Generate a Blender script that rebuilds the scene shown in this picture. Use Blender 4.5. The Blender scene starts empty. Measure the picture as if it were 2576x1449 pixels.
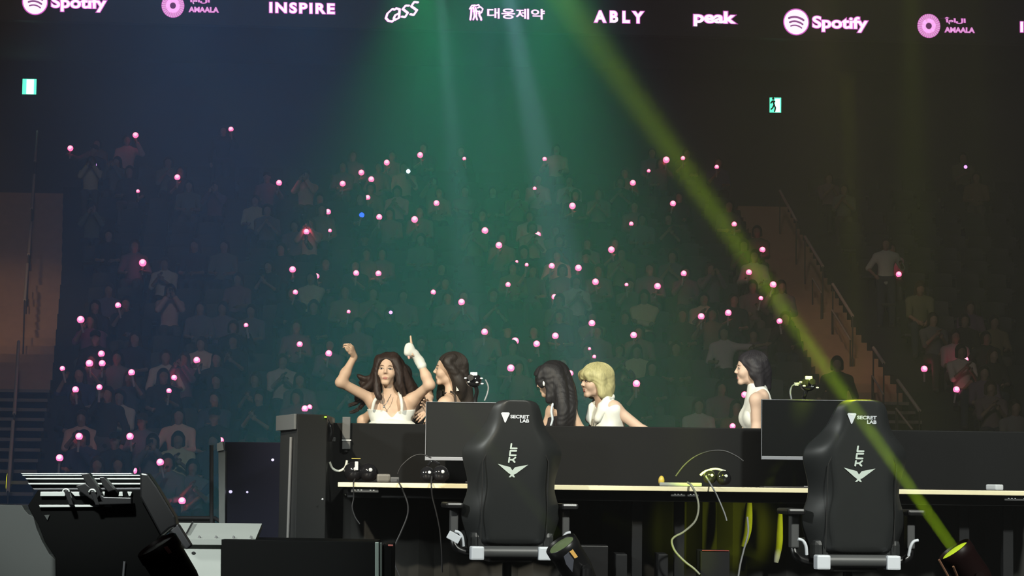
import bpy, bmesh, math, random
import numpy as np
from mathutils import Vector, Matrix, Quaternion

random.seed(7)
SC = bpy.context.scene
COL = SC.collection
R = math.radians

# ------------------------------------------------------------------ camera
W, H, F = 2576.0, 1449.0, 6000.0          # photograph size and focal length in pixels
CAM = Vector((0.0, 0.0, 0.82))
PITCH, ROLL = math.atan(470.5 / F), 0.0128
_f = Vector((0, math.cos(PITCH), math.sin(PITCH)))
_u0 = Vector((0, -math.sin(PITCH), math.cos(PITCH)))
_r0 = Vector((1, 0, 0))
_r = _r0 * math.cos(ROLL) + _u0 * math.sin(ROLL)
_u = _u0 * math.cos(ROLL) - _r0 * math.sin(ROLL)
cd = bpy.data.cameras.new('camera')
cd.lens = 36.0 * F / W
cd.sensor_width = 36.0
cd.clip_start, cd.clip_end = 0.1, 300
cam = bpy.data.objects.new('camera', cd)
COL.objects.link(cam)
M = Matrix((_r, _u, -_f)).transposed().to_4x4()
M.translation = CAM
cam.matrix_world = M
SC.camera = cam

def ray(px, py):
    return _f + _r * ((px - W / 2) / F) + _u * ((H / 2 - py) / F)
def at(px, py, Y):                         # the point seen at a pixel, at a distance Y from the camera
    d = ray(px, py)
    return CAM + d * (Y / d.y)
def proj(p):
    v = Vector(p) - CAM
    t = v.dot(_f)
    return W / 2 + F * v.dot(_r) / t, H / 2 - F * v.dot(_u) / t

# ------------------------------------------------------------------ exposure, world
vs = SC.view_settings
vs.view_transform = 'Standard'
vs.look = 'None'
vs.exposure = 0.0
vs.gamma = 1.0
vs.use_curve_mapping = False
SC.cycles.use_denoising = True
SC.cycles.volume_bounces = 0
SC.cycles.max_bounces = 4
SC.cycles.diffuse_bounces = 2
SC.cycles.glossy_bounces = 2
SC.cycles.transmission_bounces = 2
SC.cycles.transparent_max_bounces = 6
SC.cycles.sample_clamp_indirect = 2.0
SC.cycles.caustics_reflective = False
SC.cycles.caustics_refractive = False
SC.cycles.light_sampling_threshold = 0.002
wd = bpy.data.worlds.new('arena_dark')
SC.world = wd
wd.use_nodes = True
wd.node_tree.nodes['Background'].inputs[0].default_value = (0.75, 0.85, 1.0, 1)
wd.node_tree.nodes['Background'].inputs[1].default_value = 0.006

# ------------------------------------------------------------------ lights of the show
def spot(name, loc, tgt, col, power, deg, blend=0.5, radius=0.05):
    l = bpy.data.lights.new(name, 'SPOT')
    l.color = col
    l.energy = power
    l.spot_size = R(deg)
    l.spot_blend = blend
    l.shadow_soft_size = radius
    o = bpy.data.objects.new(name, l)
    COL.objects.link(o)
    o.location = loc
    o.rotation_euler = (Vector(tgt) - Vector(loc)).to_track_quat('-Z', 'Y').to_euler()
    return o

def beam(name, loc, tgt, col, power, size, spread):       # a parallel stage beam leaving a lens
    l = bpy.data.lights.new(name, 'AREA')
    l.shape = 'DISK'
    l.size = size
    l.spread = R(spread)
    l.color = col
    l.energy = power
    o = bpy.data.objects.new(name, l)
    COL.objects.link(o)
    o.location = loc
    o.rotation_euler = (Vector(tgt) - Vector(loc)).to_track_quat('-Z', 'Y').to_euler()
    return o
def down(name, px, Y, z, col, power, deg, blend=0.8, radius=0.2):   # a lamp on the truss pointing straight down in front of the stands
    x = at(px, 500, Y).x
    return spot(name, (x, Y, z), (x, Y, -1), col, power, deg, blend, radius)

# key light on the performers from the front truss, and its partners for the desk and chairs
spot('front_truss_key', (-4.5, 5.0, 7.0), (0.1, 16.4, 1.3), (1.0, 0.90, 0.70), 6600, 17, 0.6, 0.15)
spot('front_truss_fill', (4.5, 4.5, 8.0), (1.7, 14.9, 0.7), (0.95, 0.97, 0.88), 7000, 28, 0.7, 0.4)
spot('added_left_fill', (-2.5, 3.5, 5.5), (-1.9, 13.2, 0.4), (0.93, 1.0, 0.96), 4700, 15, 0.6, 0.3)  # added fill to lift the dark boxes and board at lower left
spot('side_truss_left', (-7.5, 11.2, 4.2), (0.4, 14.6, 0.9), (0.95, 1.0, 0.95), 1700, 34, 0.8, 0.3)
# added fill for the stands, from no seen source
spot('added_stands_fill', (-2.0, 8.0, 15.0), (0.0, 42, 2.5), (1.0, 0.84, 0.78), 2900, 60, 0.6, 1.0)
# added warm spots brightening the two aisle stairs; no fixtures there
spot('added_stair_fill_left', (-8.6, 33.0, 8.0), (-9.6, 43.0, 3.6), (1.0, 0.66, 0.36), 520, 26, 0.8, 0.2)
spot('added_stair_fill_right', (4.0, 32.0, 8.0), (6.0, 42.5, 3.4), (1.0, 0.66, 0.42), 420, 22, 0.8, 0.2)
# blue washes, straight down from the truss, filling the haze over the left half
down('blue_wash_left', 330, 26, 8.1, (0.07, 0.38, 1.0), 1600, 68, 1.0)
down('blue_wash_middle', 620, 26.5, 8.2, (0.07, 0.38, 1.0), 1700, 68, 1.0)
down('blue_wash_right', 900, 27, 8.3, (0.07, 0.44, 0.95), 1350, 66, 1.0)
# green wash and the pale beams hanging from the truss in the middle
down('green_wash', 1235, 27, 7.7, (0.06, 1.0, 0.42), 2700, 62)
down('green_top_left', 1050, 26.5, 6.7, (0.04, 1.0, 0.34), 1500, 74, 1.0)
down('green_top_right', 1410, 27, 6.9, (0.06, 1.0, 0.18), 1300, 70, 1.0)
down('blue_wash_centre', 1270, 28, 8.9, (0.14, 0.36, 1.0), 1500, 56, 1.0)
down('green_wash_low', 1330, 28, 9.2, (0.22, 0.62, 1.0), 1500, 56, 1.0)
spot('teal_beam_left', at(1085, -260, 26), at(1180, 800, 27), (0.48, 0.76, 1.0), 12500, 5.2, 0.6, 0.06)
spot('teal_beam_middle', at(1215, -260, 26), at(1245, 800, 27), (0.36, 0.80, 1.0), 4200, 5.0, 1.0, 0.06)
spot('teal_beam_right', at(1215, -330, 26), at(1420, 700, 27), (0.46, 0.74, 1.0), 20000, 7.0, 0.5, 0.06)
# olive washes coming down over the right half
down('olive_wash', 2150, 27, 10.5, (0.80, 0.85, 0.04), 1000, 56, 1.0)
spot('olive_beam_a', at(2290, -330, 28), at(2300, 900, 29), (0.6, 0.8, 0.03), 3300, 9, 1.0, 0.1)
spot('olive_beam_b', at(2110, -330, 28), at(2060, 900, 29), (0.6, 0.8, 0.03), 1300, 7, 1.0, 0.1)
spot('olive_beam_c', at(2440, -330, 28), at(2480, 900, 29), (0.6, 0.8, 0.03), 1000, 7, 1.0, 0.1)
# the two floor fixtures' beams
YB0, YB1 = at(2397, 1378, 12.45), at(2127, 997, 12.37)
beam('yellow_beam', YB0, YB1, (0.60, 1.0, 0.02), 20, 0.062, 3.8)
WB0, WB1 = at(1404, 1350, 13.36), at(1282, 1190, 13.60)
beam('weak_yellow_beam', WB0, WB1, (0.60, 1.0, 0.05), 0.75, 0.07, 5)

# ------------------------------------------------------------------ materials
MATS = {}
def mat(name, col, rough=0.6, metal=0.0, spec=0.5, emit=None, estr=0.0, noise=0.0, nscale=40.0, bump=0.0, sample=True, coat=0.0):
    if name in MATS:
        return MATS[name]
    m = bpy.data.materials.new(name)
    m.use_nodes = True
    nt = m.node_tree
    b = nt.nodes['Principled BSDF']
    b.inputs['Base Color'].default_value = (*col, 1)
    b.inputs['Roughness'].default_value = rough
    b.inputs['Metallic'].default_value = metal
    b.inputs['Specular IOR Level'].default_value = spec
    b.inputs['Coat Weight'].default_value = coat
    if emit:
        b.inputs['Emission Color'].default_value = (*emit, 1)
        b.inputs['Emission Strength'].default_value = estr
        if not sample:
            m.cycles.emission_sampling = 'NONE'
    if noise or bump:
        tc = nt.nodes.new('ShaderNodeTexCoord')
        nz = nt.nodes.new('ShaderNodeTexNoise')
        nz.inputs['Scale'].default_value = nscale
        nz.inputs['Detail'].default_value = 4
        nt.links.new(tc.outputs['Object'], nz.inputs['Vector'])
        if noise:
            mx = nt.nodes.new('ShaderNodeMix')
            mx.data_type = 'RGBA'
            mx.inputs['A'].default_value = (*[c * (1 - noise) for c in col], 1)
            mx.inputs['B'].default_value = (*[min(1, c * (1 + noise)) for c in col], 1)
            nt.links.new(nz.outputs['Fac'], mx.inputs['Factor'])
            nt.links.new(mx.outputs['Result'], b.inputs['Base Color'])
        if bump:
            bp = nt.nodes.new('ShaderNodeBump')
            bp.inputs['Strength'].default_value = bump
            bp.inputs['Distance'].default_value = 0.01
            nt.links.new(nz.outputs['Fac'], bp.inputs['Height'])
            nt.links.new(bp.outputs['Normal'], b.inputs['Normal'])
    MATS[name] = m
    return m

def mat_obj(name, rough=0.8, spec=0.3, nscale=30, namt=0.12):       # takes its colour from the object's own colour
    if name in MATS:
        return MATS[name]
    m = bpy.data.materials.new(name)
    m.use_nodes = True
    nt = m.node_tree
    b = nt.nodes['Principled BSDF']
    oi = nt.nodes.new('ShaderNodeObjectInfo')
    tc = nt.nodes.new('ShaderNodeTexCoord')
    nz = nt.nodes.new('ShaderNodeTexNoise')
    nz.inputs['Scale'].default_value = nscale
    mp = nt.nodes.new('ShaderNodeMapRange')
    mp.inputs['To Min'].default_value = 1 - namt
    mp.inputs['To Max'].default_value = 1 + namt
    mx = nt.nodes.new('ShaderNodeVectorMath')
    mx.operation = 'SCALE'
    nt.links.new(tc.outputs['Object'], nz.inputs['Vector'])
    nt.links.new(nz.outputs['Fac'], mp.inputs['Value'])
    nt.links.new(oi.outputs['Color'], mx.inputs[0])
    nt.links.new(mp.outputs['Result'], mx.inputs['Scale'])
    nt.links.new(mx.outputs['Vector'], b.inputs['Base Color'])
    b.inputs['Roughness'].default_value = rough
    b.inputs['Specular IOR Level'].default_value = spec
    MATS[name] = m
    return m

# ------------------------------------------------------------------ mesh helpers
def link_mesh(name, verts, faces, m=None, parent=None, smooth=False, color=None):
    me = bpy.data.meshes.new(name)
    me.from_pydata([tuple(v) for v in verts], [], [tuple(f) for f in faces])
    me.update()
    if smooth:
        me.shade_smooth()
    return link(name, me, m, parent, color)
def link(name, me, m=None, parent=None, color=None):
    o = bpy.data.objects.new(name, me)
    if m is not None and not me.materials:
        me.materials.append(m)
    COL.objects.link(o)
    if parent is not None:
        o.parent = parent
    if color is not None:
        o.color = (*color, 1)
    return o
def tag(o, label, cat, group=None, kind=None):
    if label: o['label'] = label
    if cat: o['category'] = cat
    if group: o['group'] = group
    if kind: o['kind'] = kind
    return o
def thing(name, label, cat, loc=(0, 0, 0), rz=0.0, group=None):
    o = bpy.data.objects.new(name, None)
    o.empty_display_size = 0.1
    COL.objects.link(o)
    o.location = loc
    o.rotation_euler = (0, 0, rz)
    return tag(o, label, cat, group)
def struct(o):
    o['kind'] = 'structure'
    return o
def copy_tree(o, parent=None):
    c = o.copy()
    COL.objects.link(c)
    c.parent = parent
    for ch in list(o.children):
        copy_tree(ch, c)
    return c

class MB:                                   # collects shapes into one mesh
    def __init__(s): s.v, s.f = [], []
    def add(s, vs, fs):
        n = len(s.v)
        s.v += [Vector(v) for v in vs]
        s.f += [tuple(i + n for i in f) for f in fs]
        return s
    def box(s, c, d, rot=None, bev=0.0):
        x, y, z = d[0] / 2, d[1] / 2, d[2] / 2
        c = Vector(c)
        if bev > 0:
            bm = bmesh.new()
            bmesh.ops.create_cube(bm, size=1.0)
            for v in bm.verts: v.co = Vector((v.co.x * d[0], v.co.y * d[1], v.co.z * d[2]))
            bmesh.ops.bevel(bm, geom=bm.edges[:], offset=bev, segments=2, affect='EDGES', profile=0.6)
            bm.verts.index_update()
            vs = [v.co.copy() for v in bm.verts]
            fs = [tuple(v.index for v in f.verts) for f in bm.faces]
            bm.free()
        else:
            vs = [Vector((sx * x, sy * y, sz * z)) for sx in (-1, 1) for sy in (-1, 1) for sz in (-1, 1)]
            fs = [(0, 1, 3, 2), (4, 6, 7, 5), (0, 4, 5, 1), (2, 3, 7, 6), (0, 2, 6, 4), (1, 5, 7, 3)]
        if rot is not None:
            vs = [rot @ v for v in vs]
        return s.add([v + c for v in vs], fs)
    def cyl(s, p0, p1, r0, r1=None, n=16, caps=True):
        r1 = r0 if r1 is None else r1
        p0, p1 = Vector(p0), Vector(p1)
        q = (p1 - p0).to_track_quat('Z', 'Y')
        vs = []
        for p, r in ((p0, r0), (p1, r1)):
            for i in range(n):
                a = 2 * math.pi * i / n
                vs.append(p + q @ Vector((r * math.cos(a), r * math.sin(a), 0)))
        fs = [(i, (i + 1) % n, n + (i + 1) % n, n + i) for i in range(n)]
        if caps:
            fs += [tuple(reversed(range(n))), tuple(range(n, 2 * n))]
        return s.add(vs, fs)
    def tube(s, pts, r, n=8, caps=True):
        pts = [Vector(p) for p in pts]
        m = len(pts)
        rs = r if isinstance(r, (list, tuple)) else [r] * m
        up = None
        base = len(s.v)
        vs, fs = [], []
        for i, p in enumerate(pts):
            t = (pts[min(i + 1, m - 1)] - pts[max(i - 1, 0)]).normalized()
            if up is None:
                up = t.orthogonal().normalized()
            else:
                up = (up - t * up.dot(t))
                up = up.normalized() if up.length > 1e-6 else t.orthogonal().normalized()
            b = t.cross(up)
            for k in range(n):
                a = 2 * math.pi * k / n
                vs.append(p + (up * math.cos(a) + b * math.sin(a)) * rs[i])
        for i in range(m - 1):
            for k in range(n):
                fs.append((i * n + k, i * n + (k + 1) % n, (i + 1) * n + (k + 1) % n, (i + 1) * n + k))
        if caps:
            fs += [tuple(reversed(range(n))), tuple(range((m - 1) * n, m * n))]
        return s.add(vs, fs)
    def lathe(s, prof, M=None, n=24):         # prof: (r, z) pairs around the z axis
        vs, fs = [], []
        for r, z in prof:
            for k in range(n):
                a = 2 * math.pi * k / n
                v = Vector((r * math.cos(a), r * math.sin(a), z))
                vs.append(M @ v if M else v)
        for i in range(len(prof) - 1):
            for k in range(n):
                fs.append((i * n + k, i * n + (k + 1) % n, (i + 1) * n + (k + 1) % n, (i + 1) * n + k))
        if prof[0][0] > 1e-6: fs.append(tuple(reversed(range(n))))
        if prof[-1][0] > 1e-6: fs.append(tuple(range((len(prof) - 1) * n, len(prof) * n)))
        return s.add(vs, fs)
    def ball(s, c, rad, n=12, m=8, M=None):
        rad = rad if hasattr(rad, '__len__') else (rad,) * 3
        prof = [(math.sin(math.pi * i / m), -math.cos(math.pi * i / m)) for i in range(m + 1)]
        T = Matrix.Translation(c) @ (M.to_4x4() if M else Matrix.Identity(4)) @ Matrix.Diagonal((*rad, 1))
        return s.lathe([(max(r, 1e-4), z) for r, z in prof], T, n)
    def prism(s, poly, axis, depth):          # a 3D polygon pushed along a vector
        poly = [Vector(p) for p in poly]
        n = len(poly)
        d = Vector(axis).normalized() * depth
        return s.add(poly + [p + d for p in poly],
                     [tuple(reversed(range(n))), tuple(range(n, 2 * n))] + [(i, (i + 1) % n, n + (i + 1) % n, n + i) for i in range(n)])
    def build(s, name, m=None, parent=None, smooth=False, color=None, bev=0.0):
        bm = bmesh.new()
        for v in s.v: bm.verts.new(v)
        bm.verts.ensure_lookup_table()
        for f in s.f:
            try: bm.faces.new([bm.verts[i] for i in f])
            except ValueError: pass
        bmesh.ops.recalc_face_normals(bm, faces=bm.faces)
        if bev > 0:
            es = [e for e in bm.edges if e.is_manifold and e.calc_face_angle(0) > 0.6]
            bmesh.ops.bevel(bm, geom=es, offset=bev, segments=2, affect='EDGES', profile=0.6, clamp_overlap=True)
        me = bpy.data.meshes.new(name)
        bm.to_mesh(me)
        bm.free()
        if smooth:
            me.shade_smooth()
            try: me.set_sharp_from_angle(angle=R(50))
            except Exception: pass
        return link(name, me, m, parent, color)

def spline(pts, n=8):                        # Catmull-Rom through points
    pts = [Vector(p) for p in pts]
    P = [pts[0]] + pts + [pts[-1]]
    out = []
    for i in range(1, len(P) - 2):
        a, b, c, d = P[i - 1:i + 3]
        for k in range(n):
            t = k / n
            out.append(0.5 * ((2 * b) + (c - a) * t + (2 * a - 5 * b + 4 * c - d) * t * t + (3 * b - a - 3 * c + d) * t ** 3))
    out.append(pts[-1])
    return out
# ================================================================== the arena: floor, stands, walls
D0, RUN, RISE, Z0, YAW = 33.5, 0.85, 0.33, -0.35, 0.05     # first row's distance, row depth, row rise, first tier height, row slant
NROW = 21
def row_y(i, x): return D0 + RUN * i + YAW * x
def row_z(i): return Z0 + RISE * i
def on_tier(px, py, h=0.0):                 # where a pixel's ray meets the stands' slope raised by h
    d = ray(px, py)
    k = RISE / RUN                          # z = Z0 + k*(Y - YAW*X - D0) + h
    t = (Z0 + k * (CAM.y - YAW * CAM.x - D0) + h - CAM.z) / (d.z - k * (d.y - YAW * d.x))
    return CAM + d * t
def on_row(px, i):                          # the x where a pixel column meets row i
    d = ray(px, 1195 - 6000 * (row_z(i) - 0.82) / row_y(i, 0))
    t = row_y(i, 0) / d.y
    x = d.x * t
    t = row_y(i, x) / d.y
    return d.x * t

m_floor = mat('stage_floor_black', (0.012, 0.012, 0.014), 0.45, noise=0.3, nscale=3)
m_conc = mat('dark_tier_concrete', (0.035, 0.038, 0.042), 0.85, noise=0.25, nscale=1.5)
m_wall = mat('dark_arena_wall', (0.05, 0.05, 0.055), 0.9, noise=0.2, nscale=0.8)
m_brown = mat('brown_stair_carpet', (0.62, 0.40, 0.26), 0.9, noise=0.15, nscale=6)
m_tread = mat('grey_steel_tread', (0.30, 0.27, 0.24), 0.6, noise=0.1)
m_black = mat('black_steel', (0.012, 0.012, 0.013), 0.5)
m_rail = mat('pale_handrail', (0.80, 0.68, 0.56), 0.4, 0.0)
m_post = mat('dark_rail_post', (0.10, 0.085, 0.07), 0.5)

struct(MB().box((0, 14.0, -0.05), (16, 14, 0.1)).build('floor', m_floor))
struct(MB().box((0, 28, -1.25), (60, 30, 0.1)).build('floor_arena', m_floor))

# aisle edges measured on the photograph: (y, x) along each edge
LA_R = [(380, 168), (700, 164), (950, 142), (1190, 105)]
RA_L = [(480, 1838), (1000, 2085), (1190, 2200)]
RA_R = [(470, 1962), (560, 2010), (800, 2145), (1035, 2312), (1190, 2420)]
def interp(tab, y):
    if y <= tab[0][0]: (a, b) = tab[0:2]
    elif y >= tab[-1][0]: (a, b) = tab[-2:]
    else:
        for a, b in zip(tab, tab[1:]):
            if a[0] <= y <= b[0]: break
    return a[1] + (b[1] - a[1]) * (y - a[0]) / (b[0] - a[0])
def edge_x(tab, i):
    y = 1195 - 6000 * (row_z(i) - 0.82) / row_y(i, 0)
    return on_row(interp(tab, y), i)

# stepped tiers, one solid stepped mesh
def stepped(x0f, x1f, n0, n1, rise_div=1):
    mb = MB()
    for i in range(n0 * rise_div, n1 * rise_div):
        r = i / rise_div
        xa, xb = x0f(r), x1f(r)
        xa2, xb2 = x0f(r + 1 / rise_div), x1f(r + 1 / rise_div)
        z, zl = row_z(r), row_z(r) - RISE / rise_div
        y0, y1 = -0.40 / rise_div, RUN / rise_div - 0.40 / rise_div
        A = [(xa, row_y(r, xa) + y0), (xb, row_y(r, xb) + y0), (xb2, row_y(r, xb2) + y1), (xa2, row_y(r, xa2) + y1)]
        low = min(zl, z - 0.3)
        mb.add([(x, y, low) for x, y in A] + [(x, y, z) for x, y in A],
               [(0, 1, 5, 4), (4, 5, 6, 7), (0, 4, 7, 3), (1, 2, 6, 5), (3, 7, 6, 2), (3, 2, 1, 0)])
    return mb
LAx = lambda i: edge_x(LA_R, i)
RLx = lambda i: edge_x(RA_L, i)
RRx = lambda i: edge_x(RA_R, i)
struct(stepped(LAx, RLx, 0, NROW + 2).build('floor_tiers_middle', m_conc))
struct(stepped(RRx, lambda i: 13.5, 0, NROW + 2).build('floor_tiers_right', m_conc))
struct(stepped(lambda i: -14.0, lambda i: LAx(i) - 2.6, 0, NROW + 2).build('floor_tiers_left', m_conc))

# aisle stairs: brown carpeted flight above, open steel flight below
def stairs(name, label, xa, xb, split):
    t = thing(name, label, 'stairs', (0, 0, 0))
    stepped(xa, xb, split, NROW + 1, 2).build('carpeted_flight', m_brown, t)
    n = split * 2
    for k in range(n):
        r = k / 2
        x0, x1 = xa(r), xb(r)
        z = row_z(r)
        mb = MB()
        mb.add([(x0, row_y(r, x0) - .2, z - .05), (x1, row_y(r, x1) - .2, z - .05), (x1, row_y(r, x1) + .2, z - .05), (x0, row_y(r, x0) + .2, z - .05),
                (x0, row_y(r, x0) - .2, z), (x1, row_y(r, x1) - .2, z), (x1, row_y(r, x1) + .2, z), (x0, row_y(r, x0) + .2, z)],
               [(0, 1, 5, 4), (4, 5, 6, 7), (0, 4, 7, 3), (1, 2, 6, 5), (3, 7, 6, 2), (3, 2, 1, 0)])
        mb.build('tread', m_tread, t)
    for xf in (xa, xb):
        mb = MB()
        for k in range(n):
            r = k / 2
            x = xf(r)
            mb.box((x, row_y(r, x), row_z(r) - .22), (.05, .5, .3))
        mb.build('stringer', m_black, t)
    return t
stairs('aisle_stairs', 'brown aisle stairs running up the left edge beside the crowd', lambda i: LAx(i) - 2.55, lambda i: LAx(i) - .03, 8)
stairs('aisle_stairs', 'brown aisle stairs climbing diagonally between the middle and right seats', lambda i: RLx(i) + .03, lambda i: RRx(i) - .03, 8)

# handrails, one object per free-standing piece, from the photograph's pieces
def handrail(pix, label, h=0.95, r=0.028):
    a, b = on_tier(*pix[0], h), on_tier(*pix[1], h)
    t = thing('handrail', label, 'handrail', a - Vector((0, 0, h)), 0, 'handrails of the aisle stairs')
    o = t.location.copy()
    MB().tube([a - o, b - o], r, 10).build('rail', m_rail, t, True)
    for p in (a, b):
        MB().cyl(p - o, p - o - Vector((0, 0, h + .02)), 0.013, n=8).build('post', m_post, t, True)
ords = ['lowest', 'second lowest', 'third from the bottom', 'fourth from the bottom', 'fifth from the bottom', 'sixth from the bottom']
for k, pix in enumerate([((20, 1235), (33, 1060)), ((36, 1040), (47, 860)), ((62, 755), (69, 665)), ((72, 640), (78, 560)), ((80, 525), (86, 440)), ((88, 405), (94, 330))]):
    handrail(pix, f'pale handrail on the left aisle stairs, {ords[k]} of that line')
for k, pix in enumerate([((2313, 1033), (2258, 957)), ((2223, 913), (2197, 875)), ((2145, 795), (2095, 715)), ((2070, 670), (2025, 595)), ((2003, 555), (1962, 480))]):
    handrail(pix, f'pale handrail along the right aisle stairs, {ords[k]} of the bright line')
for k, pix in enumerate([((2295, 1080), (2254, 1028)), ((2222, 992), (2194, 945)), ((2139, 855), (2093, 780)), ((2066, 737), (2044, 700))]):
    handrail(pix, f'thin dim handrail inside the right aisle stairs, {ords[k]} of that line', 0.5, 0.016)

# back wall behind the top row and the balcony front that carries the ribbon screen
YW = 54.5
struct(MB().box((0, YW + .2, 7.0), (60, .4, 22)).build('wall_back', m_wall))
struct(MB().box((-14.3, 36, 4), (.3, 40, 18)).build('wall_left', m_wall))
struct(MB().box((15.5, 36, 4), (.3, 40, 18)).build('wall_right', m_wall))

# ------------------------------------------------------------------ haze in the hall
def haze(name, lo, hi, dens):
    m = bpy.data.materials.new(name)
    m.use_nodes = True
    nt = m.node_tree
    nt.nodes.clear()
    out = nt.nodes.new('ShaderNodeOutputMaterial')
    vol = nt.nodes.new('ShaderNodeVolumeScatter')
    vol.inputs['Color'].default_value = (1, 1, 1, 1)
    vol.inputs['Density'].default_value = dens
    nt.links.new(vol.outputs[0], out.inputs['Volume'])
    m.cycles.homogeneous_volume = True
    c = [(a + b) / 2 for a, b in zip(lo, hi)]
    d = [b - a for a, b in zip(lo, hi)]
    o = MB().box(c, d).build('stage_haze', m)
    return o
hz = haze('thick_haze', (-14.1, 18.0, -1.15), (15.3, 54.2, 22), 0.012)
tag(hz, 'drifting stage haze filling the air before the stands', 'haze', kind='stuff')
hz = haze('thin_haze', (-7, 10.4, 0.005), (7, 17.95, 12), 0.0035)
tag(hz, 'thin stage haze around the desk and chairs', 'haze', kind='stuff')

# beam light on the left rail foot, put in as a glowing yellow tube
t = thing('added_rail_glow', 'yellow beam light at the foot of the left handrails, made as glowing tube', 'light', on_tier(19, 1243, 0))
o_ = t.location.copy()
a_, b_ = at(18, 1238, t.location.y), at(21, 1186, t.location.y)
MB().tube([a_ - o_, (a_ * .75 + b_ * .25) - o_, (a_ * .3 + b_ * .7) - o_, b_ - o_], [.012, .024, .024, .010], 10).build('beam_glow_tube', mat('yellow_glow', (.8, .8, .1), .4, emit=(.85, .85, .02), estr=1.3), t, True)
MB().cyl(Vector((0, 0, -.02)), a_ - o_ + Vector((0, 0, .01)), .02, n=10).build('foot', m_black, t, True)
# ================================================================== figures: bodies grown as one smooth surface from rounded volumes
def V3(*a): return np.array(a, dtype=np.float32)
class Field:
    """Rounded volumes blended smoothly; mesh() turns the blend into one closed surface."""
    def __init__(s): s.p = []
    def cap(s, a, ra, b, rb, k=0.02, op=1):
        a, b = np.array(a, np.float32), np.array(b, np.float32)
        s.p.append(('c', a, b, ra, rb, k, op, np.minimum(a - ra, b - rb), np.maximum(a + ra, b + rb)))
        return s
    def ell(s, c, r, k=0.02, op=1, M=None):
        c = np.array(c, np.float32)
        r = np.array(r if hasattr(r, '__len__') else (r, r, r), np.float32)
        Q = np.array(M.to_3x3(), np.float32) if M is not None else np.eye(3, dtype=np.float32)
        e = np.sqrt(((Q * r) ** 2).sum(1))
        s.p.append(('e', c, r, Q, None, k, op, c - e, c + e))
        return s
    def moved(s, Mx, scale=1.0):              # the same volumes carried by a rigid matrix
        o = Field()
        A = np.array(Mx.to_3x3(), np.float32)
        T = np.array(Mx.translation, np.float32)
        for q in s.p:
            if q[0] == 'c': o.cap(A @ (q[1] * scale) + T, q[3] * scale, A @ (q[2] * scale) + T, q[4] * scale, q[5], q[6])
            else: o.ell(A @ (q[1] * scale) + T, q[2] * scale, q[5], q[6], Matrix((A @ q[3]).tolist()))
        return o
    def inflate(s, d):
        o = Field()
        for q in s.p:
            if q[0] == 'c': o.cap(q[1], q[3] + d, q[2], q[4] + d, q[5], q[6])
            else: o.ell(q[1], q[2] + d, q[5], q[6], Matrix(q[3].tolist()))
        return o
    def __add__(s, t):
        o = Field()
        o.p = s.p + t.p
        return o
    def mesh(s, h, clip=None, disp=None, lo=None, hi=None, smooth=1):
        big = 0.08
        if lo is None:
            lo = np.min([q[7] for q in s.p if q[6] > 0], axis=0) - 2.5 * h - 0.01
            hi = np.max([q[8] for q in s.p if q[6] > 0], axis=0) + 2.5 * h + 0.01
        lo, hi = np.array(lo, np.float32), np.array(hi, np.float32)
        n = np.ceil((hi - lo) / h).astype(int) + 1
        ax = [lo[i] + h * np.arange(n[i], dtype=np.float32) for i in range(3)]
        f = np.full(n, big, np.float32)
        for q in s.p:
            m = 0.03 + q[5]
            i0 = np.clip(np.floor((q[7] - m - lo) / h).astype(int), 0, n)
            i1 = np.clip(np.ceil((q[8] + m - lo) / h).astype(int) + 1, 0, n)
            if (i1 <= i0).any(): continue
            X = ax[0][i0[0]:i1[0]][:, None, None]; Y = ax[1][i0[1]:i1[1]][None, :, None]; Z = ax[2][i0[2]:i1[2]][None, None, :]
            if q[0] == 'c':
                a, b, ra, rb = q[1:5]
                ba = b - a
                L = float(ba @ ba) + 1e-9
                px, py, pz = X - a[0], Y - a[1], Z - a[2]
                t = np.clip((px * ba[0] + py * ba[1] + pz * ba[2]) / L, 0, 1)
                d = np.sqrt((px - t * ba[0]) ** 2 + (py - t * ba[1]) ** 2 + (pz - t * ba[2]) ** 2) - (ra + (rb - ra) * t)
            else:
                c, r, Q = q[1:4]
                px, py, pz = X - c[0], Y - c[1], Z - c[2]
                u = [(px * Q[0, j] + py * Q[1, j] + pz * Q[2, j]) / r[j] for j in range(3)]
                k0 = np.sqrt(u[0] ** 2 + u[1] ** 2 + u[2] ** 2)
                k1 = np.sqrt((u[0] / r[0]) ** 2 + (u[1] / r[1]) ** 2 + (u[2] / r[2]) ** 2) + 1e-6
                d = k0 * (k0 - 1) / k1
            sl = f[i0[0]:i1[0], i0[1]:i1[1], i0[2]:i1[2]]
            k = q[5]
            if q[6] > 0:
                hh = np.maximum(k - np.abs(sl - d), 0) / k
                sl[...] = np.minimum(np.minimum(sl, d) - hh * hh * k * 0.25, big)
            else:
                d = -d
                hh = np.maximum(k - np.abs(sl - d), 0) / k
                sl[...] = np.maximum(sl, d) + hh * hh * k * 0.25
        if disp is not None: f += disp(ax[0][:, None, None], ax[1][None, :, None], ax[2][None, None, :]) * (f < big * 0.9)
        if clip is not None:
            f = np.maximum(f, clip(ax[0][:, None, None], ax[1][None, :, None], ax[2][None, None, :]))
        return nets(f, lo, h, smooth)

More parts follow.
